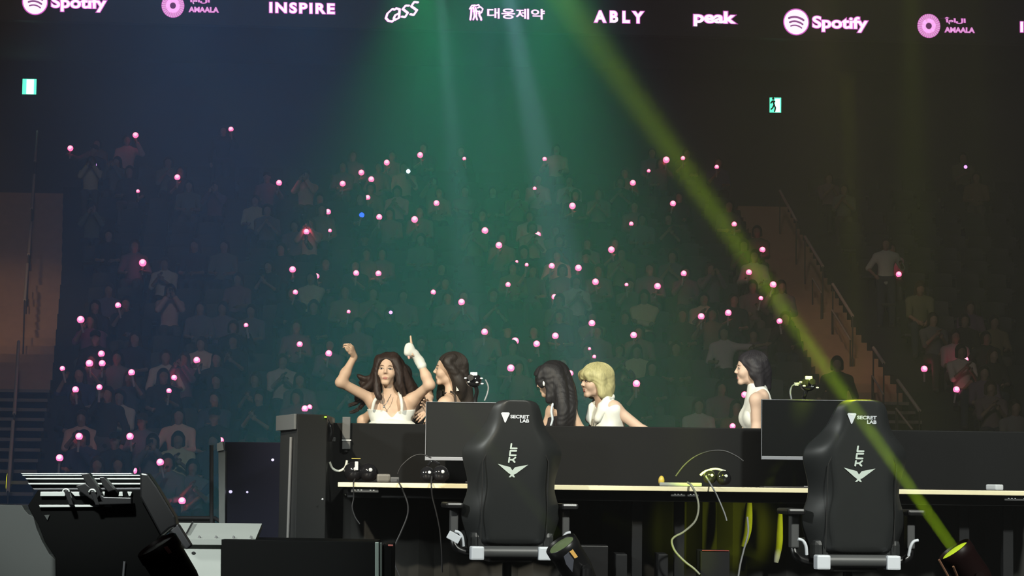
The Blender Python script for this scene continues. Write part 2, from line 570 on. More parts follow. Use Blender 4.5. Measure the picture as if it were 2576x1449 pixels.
def nets(f, lo, h, smooth=1):
    f[0], f[-1], f[:, 0], f[:, -1], f[:, :, 0], f[:, :, -1] = [0.05] * 6
    s = f < 0
    c = np.zeros(np.array(f.shape) - 1, np.int8)
    for a in (0, 1):
        for b in (0, 1):
            for d in (0, 1):
                c += s[a:f.shape[0] - 1 + a, b:f.shape[1] - 1 + b, d:f.shape[2] - 1 + d]
    act = (c > 0) & (c < 8)
    I = np.argwhere(act)
    idx = np.full(c.shape, -1, np.int64)
    idx[act] = np.arange(len(I))
    pos = np.zeros((len(I), 3), np.float64)
    cnt = np.zeros(len(I))
    cor = [(a, b, d) for a in (0, 1) for b in (0, 1) for d in (0, 1)]
    for p in cor:
        for x in range(3):
            if p[x]: continue
            q = list(p); q[x] = 1
            fa = f[I[:, 0] + p[0], I[:, 1] + p[1], I[:, 2] + p[2]]
            fb = f[I[:, 0] + q[0], I[:, 1] + q[1], I[:, 2] + q[2]]
            m = (fa < 0) != (fb < 0)
            t = np.where(m, fa / np.where(m, fa - fb, 1), 0)
            P = np.tile(np.array(p, float), (len(I), 1))
            P[:, x] += t
            pos += P * m[:, None]
            cnt += m
    v = (I + pos / cnt[:, None]) * h + lo
    quads = []
    for x in range(3):
        y, z = (x + 1) % 3, (x + 2) % 3
        sa = [slice(None)] * 3; sb = [slice(None)] * 3
        sa[x] = slice(0, -1); sb[x] = slice(1, None)
        ch = s[tuple(sa)] != s[tuple(sb)]
        E = np.argwhere(ch)
        E = E[(E[:, y] > 0) & (E[:, z] > 0) & (E[:, y] < c.shape[y]) & (E[:, z] < c.shape[z])]
        ins = s[E[:, 0], E[:, 1], E[:, 2]]
        def cell(dy, dz):
            e = E.copy(); e[:, y] += dy; e[:, z] += dz
            return idx[e[:, 0], e[:, 1], e[:, 2]]
        qd = np.stack([cell(-1, -1), cell(0, -1), cell(0, 0), cell(-1, 0)], 1)
        qd[~ins] = qd[~ins][:, ::-1]
        quads.append(qd)
    Q = np.concatenate(quads)
    Q = Q[(Q >= 0).all(1)]
    for _ in range(smooth):
        acc = np.zeros_like(v); num = np.zeros(len(v))
        for a, b in ((0, 1), (1, 2), (2, 3), (3, 0)):
            np.add.at(acc, Q[:, a], v[Q[:, b]]); np.add.at(acc, Q[:, b], v[Q[:, a]])
            np.add.at(num, Q[:, a], 1); np.add.at(num, Q[:, b], 1)
        v = v * 0.5 + 0.5 * acc / np.maximum(num, 1)[:, None]
    return v, Q

def mesh_data(name, vq, extra=None):
    v, q = vq
    if extra is not None:
        v = np.concatenate([v, extra[0]]); q = np.concatenate([q, extra[1] + len(vq[0])])
    me = bpy.data.meshes.new(name)
    me.vertices.add(len(v)); me.vertices.foreach_set('co', np.asarray(v, np.float32).ravel())
    me.loops.add(q.size); me.loops.foreach_set('vertex_index', q.astype(np.int32).ravel())
    me.polygons.add(len(q)); me.polygons.foreach_set('loop_start', np.arange(0, q.size, 4, dtype=np.int32))
    me.update(calc_edges=True)
    me.shade_smooth()
    return me

def lerp(a, b, t): return Vector(a) * (1 - t) + Vector(b) * t
def ik(S, T, l1, l2, pole):                 # elbow for a shoulder S and wrist T
    S, T = Vector(S), Vector(T)
    d = T - S
    L = min(d.length, (l1 + l2) * 0.995)
    dn = d.normalized()
    T = S + dn * L
    a = (l1 * l1 - l2 * l2 + L * L) / (2 * L)
    hgt = math.sqrt(max(l1 * l1 - a * a, 0))
    pole = Vector(pole)
    pole = (pole - dn * pole.dot(dn))
    pole = pole.normalized() if pole.length > 1e-5 else dn.orthogonal().normalized()
    return S + dn * a + pole * hgt, T

def head_field(fine=True):
    """A head around its centre: face towards -y, up +z."""
    f = Field()
    f.ell((0, .012, .035), (.073, .092, .080), .02)
    f.ell((0, -.026, -.018), (.0535, .060, .078), .03)
    f.cap((-.010, -.066, -.093), .0165, (.010, -.066, -.093), .0165, .035)
    f.cap((-.029, -.014, -.068), .019, (.029, -.014, -.068), .019, .03)
    for s in (-1, 1):
        f.ell((s * .036, -.056, -.028), (.026, .026, .026), .03)
        if fine:
            f.ell((s * .031, -.098, .004), (.017, .012, .010), .014, -1)
        f.ell((s * .076, .012, -.008), (.009, .017, .030), .008)
    f.cap((0, -.084, .012), .0055, (0, -.101, -.021), .0088, .014)
    if fine:
        for s in (-1, 1):
            f.ell((s * .0085, -.092, -.026), .0062, .008)
        f.ell((0, -.0820, -.057), (.021, .0064, .0050), .010)
        f.ell((0, -.0812, -.0665), (.018, .0066, .0056), .010)
    return f

def hand_field(w, d, n, side, curl=(0.3, 0.3, 0.35, 0.4), thumb=0.6, scale=1.0, fr=0.0082):
    """A hand at wrist w: fingers along d, palm facing n, thumb on the side given by side."""
    d = Vector(d).normalized()
    n = Vector(n)
    n = (n - d * n.dot(d)).normalized()
    x = d.cross(n) * side                    # towards the thumb
    w = Vector(w)
    f = Field()
    B = Matrix((x, d, n)).transposed()
    f.ell(w + d * .048 * scale, (.038 * scale, .05 * scale, .0155 * scale), .012, 1, B)
    f.cap(w - d * .01, .021 * scale, w + d * .03 * scale, .019 * scale, .015)
    for i in range(4):
        p = w + d * (.085 - .006 * abs(i - 1.2)) * scale + x * (.028 - .0185 * i) * scale
        L = [(.036, .022, .018), (.040, .025, .019), (.037, .023, .018), (.029, .018, .016)][i]
        a = 0.0
        sp = (1.5 - i) * 0.05
        for j in range(3):
            a += curl[i] * (1.0 if j else 0.8)
            q = p + ((d + x * sp).normalized() * math.cos(a) + n * math.sin(a)) * L[j] * scale
            f.cap(p, (fr - .0006 * j) * scale, q, (fr - .0006 * (j + 1)) * scale, .005)
            p = q
    p = w + d * .022 * scale + x * .024 * scale
    for j, (L, a) in enumerate(((.040, thumb), (.030, thumb * .6), (.024, thumb * .35))):
        q = p + (d * math.cos(a) + x * math.sin(a) + n * (.25 + .1 * j)).normalized() * L * scale
        f.cap(p, (.0115 - .0012 * j) * scale, q, (.0105 - .0012 * j) * scale, .008)
        p = q
    return f

m_skin = mat_obj('skin', 0.55, 0.35, 60, 0.04)
m_cloth = mat_obj('woven_cloth', 0.85, 0.2, 25, 0.10)
m_hair = mat_obj('hair_strands', 0.55, 0.35, 1.0, 0.30)
_nt = m_hair.node_tree
_nz = [n for n in _nt.nodes if n.type == 'TEX_NOISE'][0]
_tc = [n for n in _nt.nodes if n.type == 'TEX_COORD'][0]
_mp = _nt.nodes.new('ShaderNodeMapping')
_mp.inputs['Scale'].default_value = (170, 170, 9)
_nt.links.new(_tc.outputs['Object'], _mp.inputs['Vector'])
_nt.links.new(_mp.outputs['Vector'], _nz.inputs['Vector'])
_bp = _nt.nodes.new('ShaderNodeBump')
_bp.inputs['Strength'].default_value = 0.5
_bp.inputs['Distance'].default_value = 0.004
_nt.links.new(_nz.outputs['Fac'], _bp.inputs['Height'])
_nt.links.new(_bp.outputs['Normal'], _nt.nodes['Principled BSDF'].inputs['Normal'])
# ================================================================== the crowd in the stands
m_seat = mat('dark_seat_plastic', (0.014, 0.018, 0.019), 0.5, spec=0.4)
m_stick = mat('white_lightstick_grip', (0.55, 0.5, 0.52), 0.4)
m_pink = mat('glowing_pink_globe', (0.9, 0.3, 0.4), 0.4, emit=(1.0, 0.09, 0.22), estr=4.0)
m_core = mat('bright_pink_globe_cap', (1, .8, .85), 0.4, emit=(1.0, 0.42, 0.52), estr=2.4)
m_blue = mat('glowing_blue_globe', (0.1, 0.2, 0.9), 0.4, emit=(0.02, 0.08, 1.0), estr=3.5)
m_white = mat('phone_torch_light', (0.9, 0.95, 1), 0.4, emit=(0.65, 0.85, 1.0), estr=2.5)
m_lilac = mat('glowing_lilac_screen', (0.8, 0.5, 0.9), 0.4, emit=(0.75, 0.35, 1.0), estr=2.2)

def crowd_body(hand_l=None, hand_r=None, stand=False, lean=0.0, tilt=0.0, hair='long', sleeve=0.5, h=0.017, wide=1.0, head_turn=0.0):
    """A figure facing -y with the seat's front-centre floor point as origin. Hands are targets in that frame."""
    hip = Vector((0, .02, (.92 if stand else .59)))
    B = Matrix.Translation(hip) @ Matrix.Rotation(lean, 4, 'X')
    def b(x, y, z): return B @ Vector((x * wide, y, z))
    torso = Field()
    torso.ell(b(0, 0, .0), (.165 * wide, .12, .12), .05)
    torso.ell(b(0, .0, .18), (.135 * wide, .10, .16), .06)
    torso.ell(b(0, .01, .36), (.165 * wide, .105, .15), .06)
    arms, skinarm = Field(), Field()
    hands = []
    for s, T in ((-1, hand_l), (1, hand_r)):
        S = b(s * .175, .01, .43)
        torso.cap(b(0, .02, .50), .05, S, .055, .05)
        if T is None: T = Vector((s * .10, -.30, .74)) if not stand else Vector((s * .24, -.06, .86))
        E, T = ik(S, T, .28, .26, (s * .5, .15, -.8))
        arms.cap(S, .053, lerp(S, E, .98), .043, .03)
        if sleeve > 0.6: arms.cap(E, .043, lerp(E, T, .9), .034, .02)
        skinarm.cap(S, .047, E, .037, .03)
        skinarm.cap(E, .037, T, .026, .02)
        dr = (T - E).normalized()
        skinarm.ell(T + dr * .05, (.034, .034, .045), .02)
        hands.append((T, dr, s))
    neck, hd = b(0, .015, .50), b(0, -.01, .66)
    HM = Matrix.Translation(hd) @ Matrix.Rotation(head_turn, 4, 'Z') @ Matrix.Rotation(tilt, 4, 'X')
    head = head_field(False).moved(HM)
    body = Field() + torso + skinarm
    body.cap(neck, .055, hd + Vector((0, .01, -.05)), .05, .03)
    body = body + head
    legs = Field()
    legs.ell(hip, (.17 * wide, .125, .11), .04)
    for s in (-1, 1):
        if stand: K, A = Vector((s * .10, 0, .48)), Vector((s * .11, .02, .07))
        else: K, A = Vector((s * .11, -.36, .56)), Vector((s * .10, -.33, .075))
        legs.cap(hip + Vector((s * .09, 0, -.02)), .085, K, .062, .04)
        legs.cap(K, .06, A, .042, .03)
    feet = []
    for s in (-1, 1):
        fo = Field()
        feet.append(fo)
        A = Vector((s * .11, .02, .045)) if stand else Vector((s * .10, -.33, .045))
        fo.cap(A, .043, A + Vector((s * .02, -.13, -.012)), .031, .02)
    body = body + legs + feet[0] + feet[1]
    # fingers on both hands
    mb = MB()
    for T, dr, s in hands:
        u = dr.orthogonal().normalized()
        for i in range(5):
            off = u * (.012 * (i - 1.5)) if i < 4 else u * -.038
            p = T + dr * (.075 if i < 4 else .03) + off
            mb.tube([p, p + dr * .03 + off * .2, p + dr * .05 + Vector((0, -.02, 0))], [.009, .008, .006], 5)
    ev = np.array([tuple(v) for v in mb.v]); eq = np.array([(f + f[-1:])[:4] if len(f) < 4 else f[:4] for f in mb.f if len(f) == 4])
    bm = mesh_data('person', body.mesh(h), (ev, eq))
    top = (torso.inflate(.014) + arms.inflate(.012)).mesh(h, clip=None)
    tm = mesh_data('top', top)
    lm = mesh_data('trousers', legs.inflate(.012).mesh(h * 1.15))
    sm = [mesh_data('shoe', q.inflate(.006).mesh(h)) for q in feet]
    hf = Field()
    hf.ell((0, .022, .045), (.083, .098, .085), .02)
    if hair == 'long':
        for s in (-1, 1):
            hf.cap((s * .062, .02, .03), .034, (s * .075, .015, -.13), .035, .03)
            hf.cap((s * .075, .015, -.13), .035, (s * .085, -.02, -.24), .022, .03)
        hf.cap((0, .06, .0), .06, (0, .06, -.18), .055, .04)
    elif hair == 'bob':
        for s in (-1, 1):
            hf.cap((s * .066, .012, .03), .032, (s * .07, .0, -.07), .032, .03)
        hf.cap((0, .06, .0), .06, (0, .055, -.06), .055, .04)
    elif hair == 'cap':
        hf = Field()
        hf.ell((0, .012, .06), (.088, .102, .078), .02)
        hf.ell((0, -.11, .052), (.06, .07, .010), .02)
    hf.ell((0, -.10, -.03), (.060, .075, .085), .015, -1)
    hm = mesh_data('cap' if hair == 'cap' else 'hair', hf.moved(HM).mesh(h * .8))
    return dict(body=bm, top=tm, trousers=lm, shoe=sm[0], shoe2=sm[1], hair=hm, hands=hands, hd=hd)

PEOPLE = []
def add_person(parts, loc, rz, label, skin, cloth, pants, hair, scale=1.0):
    o = link('person', parts['body'], m_skin, None, skin)
    o.location = loc
    o.rotation_euler = (0, 0, rz)
    o.scale = (scale,) * 3
    tag(o, label, 'person', 'audience in the stands')
    for nm, mt, c in (('top', m_cloth, cloth), ('trousers', m_cloth, pants), ('shoe', m_cloth, (.08, .08, .08)), ('shoe2', m_cloth, (.08, .08, .08)), ('hair', m_hair, hair)):
        link(parts[nm].name.split('.')[0], parts[nm], mt, o, c)
    PEOPLE.append(o)
    return o

# ---- seats: one shape, copied to every place of each row
def seat_shape():
    mb = MB()
    mb.box((0, .02, .43), (.44, .40, .06), None, .02)
    prof = [(-.03, .44), (.02, .50), (.06, .62), (.09, .76), (.095, .82)]
    n = 7
    for lay, off in ((0, 0.0), (1, .035)):
        pass
    vs, fs = [], []
    for y, z in prof:
        for k in range(n):
            u = k / (n - 1) * 2 - 1
            vs.append((u * .22, .20 + y - .03 * u * u, z - (.025 * u * u if z > .8 else 0)))
    m = len(vs)
    vs += [(x, y + .035, z) for x, y, z in vs]
    for i in range(len(prof) - 1):
        for k in range(n - 1):
            a = i * n + k
            fs.append((a, a + 1, a + n + 1, a + n)); fs.append((m + a, m + a + n, m + a + n + 1, m + a + 1))
    rim = [k for k in range(n)] + [i * n + n - 1 for i in range(1, len(prof))] + [(len(prof) - 1) * n + k for k in range(n - 2, -1, -1)] + [i * n for i in range(len(prof) - 2, 0, -1)]
    for a, b in zip(rim, rim[1:] + rim[:1]):
        fs.append((a, b, m + b, m + a))
    mb.add(vs, fs)
    mb.box((0, .16, .21), (.06, .10, .42))
    return mb
SEATW = 0.52
seat0 = seat_shape().build('stadium_seat', m_seat, None, True)
seat_me = seat0.data
seat_me.materials.append(mat('lighter_seat_rim', (0.085, 0.09, 0.09), 0.5))  # seat tops a little lighter than the shell
for p_ in seat_me.polygons:
    if p_.center.z > .80: p_.material_index = 1
bpy.data.objects.remove(seat0)
BLOCKS = {'middle': (LAx, RLx), 'right': (RRx, lambda i: min(12.8, 1320 / 6000 * row_y(i, 8) + .6))}
def seats_of(block, i):
    a, b = BLOCKS[block]
    xa, xb = a(i) + .30, b(i) - .30
    n = max(int((xb - xa) / SEATW), 0)
    off = (xb - xa - n * SEATW) / 2
    return [xa + off + SEATW * (k + .5) for k in range(n)]
ordw = ['first', 'second', 'third', 'fourth', 'fifth', 'sixth', 'seventh', 'eighth', 'ninth', 'tenth', 'eleventh', 'twelfth',
        'thirteenth', 'fourteenth', 'fifteenth', 'sixteenth', 'seventeenth', 'eighteenth', 'nineteenth', 'twentieth', 'twenty-first', 'twenty-second', 'twenty-third',
        'twenty-fourth', 'twenty-fifth', 'twenty-sixth', 'twenty-seventh', 'twenty-eighth', 'twenty-ninth', 'thirtieth']
rest = MB()
nseat = 0
for i in range(NROW + 1):
    for blk in ('middle', 'right'):
        xs = seats_of(blk, i)
        for k, x in enumerate(xs):
            p = Vector((x, row_y(i, x), row_z(i)))
            if nseat < 300:
                o = link('stadium_seat', seat_me, m_seat)
                o.location = p
                tag(o, f'dark folding seat, {ordw[i]} row up, {ordw[k]} from the {"left stairs" if blk == "middle" else "right stairs outward"}', 'seat', 'dark stadium seats')
                nseat += 1
            else:
                n = len(rest.v)
                rest.add([v.co + p for v in seat_me.vertices], [tuple(f.vertices) for f in seat_me.polygons])
o = rest.build('stadium_seats_far', m_seat, None, True)
o.data.materials.append(mat('lighter_seat_rim', (0.085, 0.09, 0.09), 0.5))
_nf = len(seat_me.polygons)
for p_ in o.data.polygons:
    if abs(p_.normal.z) > .4 and p_.area < .006: p_.material_index = 1
tag(o, 'rows of dark folding seats in the upper part of the stands', 'seats', kind='stuff')
PROTO_SCRATCH = None

# ---- light sticks seen in the photograph: x, y, size in pixels, colour
STICKS = [(177,373,8),(341,340,8),(581,325,7),(446,446,8),(347,481,5),(702,460,8),(862,462,8),(909,434,8),(934,451,8),(973,409,8),(1057,390,8),(1168,399,5),
(1370,400,6),(925,497,7),(825,533,8),(954,546,8),(1043,552,9),(1098,511,8),(1345,474,5),(1440,518,9),(1592,460,8),(1632,430,5),(1676,402,9),(1718,398,6),
(1803,420,6),(1693,512,8),(1588,563,6),(1847,564,7),(771,583,8),(830,580,5),(1220,580,9),(1255,617,9),(1353,590,8),(1538,628,9),(359,661,10),(736,678,9),
(796,695,8),(896,687,8),(952,688,8),(1300,658,4),(1325,666,5),(1388,669,8),(1407,660,8),(1455,674,9),(1498,709,9),(1576,716,5),(1654,720,9),(1720,688,8),
(1918,628,8),(1884,685,8),(1945,716,9),(2261,690,8),(743,735,7),(1090,735,7),(1161,760,9),(1278,716,7),(1395,747,8),(877,784,5),(297,768,8),(203,804,10),
(619,818,6),(1219,835,9),(1296,858,10),(1350,865,9),(1397,845,9),(1489,813,9),(1594,843,9),(1764,796,9),(1832,787,9),(1914,750,6),(1961,808,8),(754,866,8),
(827,889,9),(255,890,9),(225,914,10),(257,914,9),(157,927,7),(331,937,9),(495,906,9),(438,950,8),(425,983,7),(190,980,9),(250,974,8),(1285,926,10),
(1483,877,4),(1495,897,5),(1601,965,10),(1873,993,9),(1843,1072,8),(767,1028,9),(533,1047,8),(199,1098,10),(327,1098,10),(150,1152,10),(403,1163,10),
(336,1184,10),(458,1260,10),(555,1108,9),(2428,905,9),(2325,928,9),(2406,980,9),(910,541,7,'blue'),(1027,431,6,'white'),(1558,882,6,'lilac'),(2429,420,5,'lilac'),(983,786,5,'lilac'),(237,415,7,'lilac'),(1435,939,8),(779,1024,7)]
# ---- people with no stick in hand: head x, y, top colour, pose, hair
PALE, GREY, DARK, BLUEC, MAUVE, OLIVE = (.70, .60, .52), (.20, .20, .21), (.035, .035, .04), (.06, .08, .14), (.22, .14, .18), (.22, .21, .12)
EXTRA = [(230,400,PALE,'phone'),(283,402,GREY,'phone'),(425,412,GREY,'lap'),(490,465,GREY,'lap'),(557,485,MAUVE,'phone'),(628,492,PALE,'lap'),(215,510,GREY,'phone'),
(275,580,DARK,'lap'),(490,610,DARK,'lap'),(565,622,GREY,'lap'),(585,690,MAUVE,'lap'),(655,672,DARK,'lap'),(430,650,PALE,'lap'),(760,440,PALE,'phone'),(675,520,GREY,'lap'),
(1015,480,PALE,'lap'),(1085,455,OLIVE,'phone'),(1170,470,GREY,'hug'),(1240,490,DARK,'lap'),(1432,458,PALE,'lap'),(1505,490,GREY,'lap'),(1560,470,DARK,'lap'),
(1300,500,OLIVE,'lap'),(925,600,DARK,'cap'),(780,560,PALE,'phone'),(1062,605,GREY,'lap'),(1195,575,OLIVE,'lap'),(1340,585,PALE,'lap'),(1415,610,BLUEC,'lap'),(1478,620,GREY,'lap'),
(1570,640,OLIVE,'lap'),(1620,540,GREY,'lap'),(1790,660,MAUVE,'phone'),(1870,610,OLIVE,'lap'),(2200,680,PALE,'hips'),(2310,760,OLIVE,'down'),(2345,870,PALE,'lap'),(2420,885,PALE,'lap'),
(2380,940,MAUVE,'lap'),(430,715,PALE,'phone'),(505,760,GREY,'lap'),(560,770,MAUVE,'lap'),(600,780,GREY,'lap'),(795,715,PALE,'hug'),(930,640,OLIVE,'lap'),(940,760,OLIVE,'lap'),
(900,815,MAUVE,'lap'),(1015,735,GREY,'lap'),(1165,730,GREY,'lap'),(1460,705,PALE,'lap'),(1405,770,OLIVE,'lap'),(1610,755,PALE,'hug'),(1690,640,MAUVE,'lap'),(205,745,DARK,'lap'),
(275,745,GREY,'lap'),(345,850,DARK,'lap'),(505,865,PALE,'open'),(545,960,DARK,'lap'),(600,855,DARK,'lap'),(712,890,PALE,'lap'),(790,800,DARK,'lap'),(1050,1000,DARK,'lap'),
(1290,880,GREY,'lap'),(1490,790,OLIVE,'hug'),(1600,900,PALE,'lap'),(1820,835,PALE,'point'),(1880,850,MAUVE,'lap'),(1700,890,DARK,'lap'),(1770,745,PALE,'lap'),(2115,950,DARK,'stand'),
(1740,1010,PALE,'lap'),(1810,1010,MAUVE,'lap'),(205,1060,PALE,'lap'),(300,1010,PALE,'lap'),(290,1095,DARK,'cap'),(450,1095,PALE,'lap'),(385,1130,GREY,'phone'),(455,880,MAUVE,'phone'),
(630,1095,DARK,'cap'),(640,940,DARK,'lap'),(520,1130,BLUEC,'lap'),(480,1180,GREY,'lap'),(250,1150,MAUVE,'lap'),(1130,850,GREY,'lap'),(1060,860,DARK,'lap'),(1230,760,DARK,'lap'),
(2500,800,OLIVE,'lap'),(2440,780,MAUVE,'lap'),(2230,830,GREY,'lap'),(2480,1010,MAUVE,'lap'),(2330,1030,DARK,'lap'),(2540,1050,GREY,'lap'),(2050,450,MAUVE,'lap'),(2100,470,GREY,'lap'),
(2440,450,OLIVE,'lap'),(650,1000,DARK,'lap'),(880,980,DARK,'lap'),(1700,800,DARK,'lap'),(1560,880,MAUVE,'lap'),(1640,880,DARK,'lap'),(1100,670,DARK,'lap'),(1690,540,DARK,'lap')]

used = {}
def place(px, py, lo=0, hi=NROW, ref=1.26):
    """The free seat whose sitter's head falls nearest a pixel."""
    best = None
    for i in range(NROW + 1):
        for blk in ('middle', 'right'):
            for k, x in enumerate(seats_of(blk, i)):
                if (blk, i, k) in used: continue
                qx, qy = proj((x, row_y(i, x), row_z(i) + ref))
                c = ((qx - px) * 1.0) ** 2 + ((qy - py) * 1.3) ** 2
                if best is None or c < best[0]: best = (c, blk, i, k, x)
    c, blk, i, k, x = best
    used[(blk, i, k)] = 1
    return blk, i, k, x
def where(blk, i, k):
    return f'{ordw[i]} row up, {ordw[k]} seat from {"left" if blk == "middle" else "right"} stairs'
SKIN = [(.36, .24, .19), (.33, .22, .17), (.38, .26, .21), (.30, .20, .155)]
HAIRC = [(.018, .014, .013), (.03, .02, .016), (.012, .012, .014), (.06, .035, .022)]
names = {PALE: 'cream top', GREY: 'grey top', DARK: 'black top', BLUEC: 'navy top', MAUVE: 'mauve top', OLIVE: 'olive top'}
rnd = random.Random(11)
proto = {}
for (px, py, col, pose) in EXTRA:
    blk, i, k, x = place(px, py)
    hx = {'lap': None, 'cap': None, 'stand': None, 'open': None}
    key = (pose, rnd.randrange(2))
    if key not in proto:
        a = dict(hair=['long', 'bob'][key[1]], lean=-.05 - .06 * key[1], tilt=.1)
        if pose == 'phone': a.update(hand_l=Vector((-.07, -.30, 1.12)), hand_r=Vector((.06, -.31, 1.13)), sleeve=1)
        if pose == 'hug': a.update(hand_l=Vector((.10, -.20, .78)), hand_r=Vector((-.10, -.22, .82)), sleeve=1)
        if pose == 'cap': a.update(hair='cap')
        if pose == 'point': a.update(hand_r=Vector((.70, -.12, 1.05)), hand_l=Vector((-.12, -.25, .75)))
        if pose == 'hips': a.update(stand=True, hand_l=Vector((-.20, -.06, .98)), hand_r=Vector((.27, -.08, 1.20)), hair='bob')
        if pose == 'down': a.update(lean=.35, tilt=.5, hand_l=Vector((-.05, -.40, .62)), hand_r=Vector((.08, -.42, .60)))
        if pose == 'stand': a.update(stand=True, hair='bob')
        if pose == 'open': a.update(hand_l=Vector((-.05, -.28, .86)), hand_r=Vector((.05, -.28, .86)), sleeve=1)
        if pose == 'lap' and key[1]: a.update(hand_l=Vector((-.05, -.22, .98)), hand_r=Vector((.05, -.24, .92)))
        proto[key] = crowd_body(**a)
    act = {'phone': 'raising a phone', 'hug': 'arms folded', 'cap': 'wearing a cap', 'point': 'pointing sideways', 'hips': 'hands on waist',
           'down': 'bending forward', 'stand': 'standing', 'open': 'hands at chest', 'lap': ['hands in lap', 'hands clasped'][key[1]]}[pose]
    x2 = x
    qx, qy = proj((x, row_y(i, x), row_z(i) + 1.26))
    x2 += max(-.12, min(.12, (px - qx) / 6000 * row_y(i, x)))
    add_person(proto[key], (x2, row_y(i, x2) - .08, row_z(i)), rnd.uniform(-.2, .2), f'person in {names[col]} {act}, {where(blk, i, k)}',
               rnd.choice(SKIN), [c * rnd.uniform(.8, 1.15) for c in col], rnd.choice([(.03, .03, .04), (.05, .06, .09), (.12, .11, .10)]), rnd.choice(HAIRC), rnd.uniform(.97, 1.05))
    if pose in ('phone',):
        pr = proto[key]
        T = (pr['hands'][0][0] + pr['hands'][1][0]) / 2 + Vector((0, -.03, .08))
        MBp = MB().box((0, 0, 0), (.075, .009, .15), None, .003)
        ph = MBp.build('phone', mat('black_phone_glass', (.02, .02, .022), .2))
        ph.location = PEOPLE[-1].matrix_basis @ T
        ph.rotation_euler = (.15, 0, PEOPLE[-1].rotation_euler.z)
        tag(ph, f'dark phone raised in the {where(blk, i, k)}', 'phone', 'phones held up in the crowd')

ball_cache = {}
for st in STICKS:
    px, py, sz = st[:3]
    kind = st[3] if len(st) > 3 else 'pink'
    dx = rnd.choice((-14, 14, -20, 20, 8, -8))
    blk, i, k, x = place(px + dx, py - rnd.choice((18, 24, 30, 34)))
    s = rnd.uniform(.97, 1.05)
    qx, qy = proj((x, row_y(i, x), row_z(i) + 1.26))
    x2 = x + max(-.12, min(.12, (px + dx - qx) / 6000 * row_y(i, x)))
    base = Vector((x2, row_y(i, x2) - .08, row_z(i)))
    yb = base.y - .36
    C = at(px, py, yb)                        # centre of the globe
    L = C - base
    tilt = Vector((rnd.uniform(-.25, .25), -.15, 1)).normalized()
    grip = L / s - tilt * .13                 # where the hand closes
    sd = 1 if L.x > 0 else -1
    a = dict(hair=rnd.choice(['long', 'bob', 'long', 'bob', 'cap'] if rnd.random() < .3 else ['long', 'bob']), lean=rnd.uniform(-.1, .02), tilt=rnd.uniform(0, .15), sleeve=rnd.choice((0.5, 1)), head_turn=rnd.uniform(-.3, .3))
    tg = grip + Vector((0, .05, -.02))
    if sd > 0: a['hand_r'] = tg
    else: a['hand_l'] = tg
    if grip.z > 1.35: a['stand'] = True
    P = crowd_body(**a)
    col = rnd.choice([PALE, GREY, DARK, DARK, DARK, BLUEC, MAUVE, OLIVE, GREY])
    what = {'pink': 'with pink lightstick', 'blue': 'with blue lightstick', 'white': 'with phone torch', 'lilac': 'with glowing phone'}[kind]
    add_person(P, base, 0, f'person in {names[col]} {what}, {where(blk, i, k)}', rnd.choice(SKIN), [c * rnd.uniform(.8, 1.15) for c in col],
               rnd.choice([(.03, .03, .04), (.05, .06, .09), (.12, .11, .10)]), rnd.choice(HAIRC), s)
    r = sz * 0.92 / 6000 * yb
    if kind in ('pink', 'blue'):
        t = thing('lightstick', f'{kind} glowing lightstick held in the {where(blk, i, k)}', 'lightstick', C - tilt * .22, 0, 'lightsticks in the crowd')
        MB().cyl(Vector((0, 0, 0)), tilt * .17, .016, .019, 10).cyl(tilt * .165, tilt * (.22 - r * .72), .030, .034, 10).build('grip', m_stick, t, True)
        q = tilt.to_track_quat('Z', 'Y').to_matrix()
        g = MB().ball(tilt * .22, r, 12, 8, q).build('globe', m_pink if kind == 'pink' else m_blue, t, True)
        if kind == 'pink':
            MB().ball(tilt * .22 + Vector((0, -r * .28, r * .12)), r * .80, 12, 8, q).build('globe_core', m_core, g, True)
    else:
        t = thing('phone', f'glowing phone held up in the {where(blk, i, k)}', 'phone', C - tilt * .1, 0, 'phones held up in the crowd')
        MB().box(tilt * .1 + Vector((0, .006, 0)), (.075, .009, .15), None, .003).build('case', mat('black_phone_glass', (.02, .02, .022), .2), t)
        MB().ball(tilt * .1 + Vector((0, -.004, 0)), (r, .005, r), 10, 6).build('lamp' if kind == 'white' else 'screen', m_white if kind == 'white' else m_lilac, t, True)
# ================================================================== the performers behind the desk
YP = 16.3
m_lip = mat('muted_red_lips', (0.40, 0.13, 0.11), 0.4)
m_eyew = mat('eye_white', (0.62, 0.58, 0.54), 0.3)
m_iris = mat('dark_iris', (0.03, 0.018, 0.014), 0.2)
m_lash = mat('dark_lashes', (0.03, 0.018, 0.015), 0.6)
m_brow = mat('brown_eyebrow', (0.26, 0.16, 0.11), 0.8)

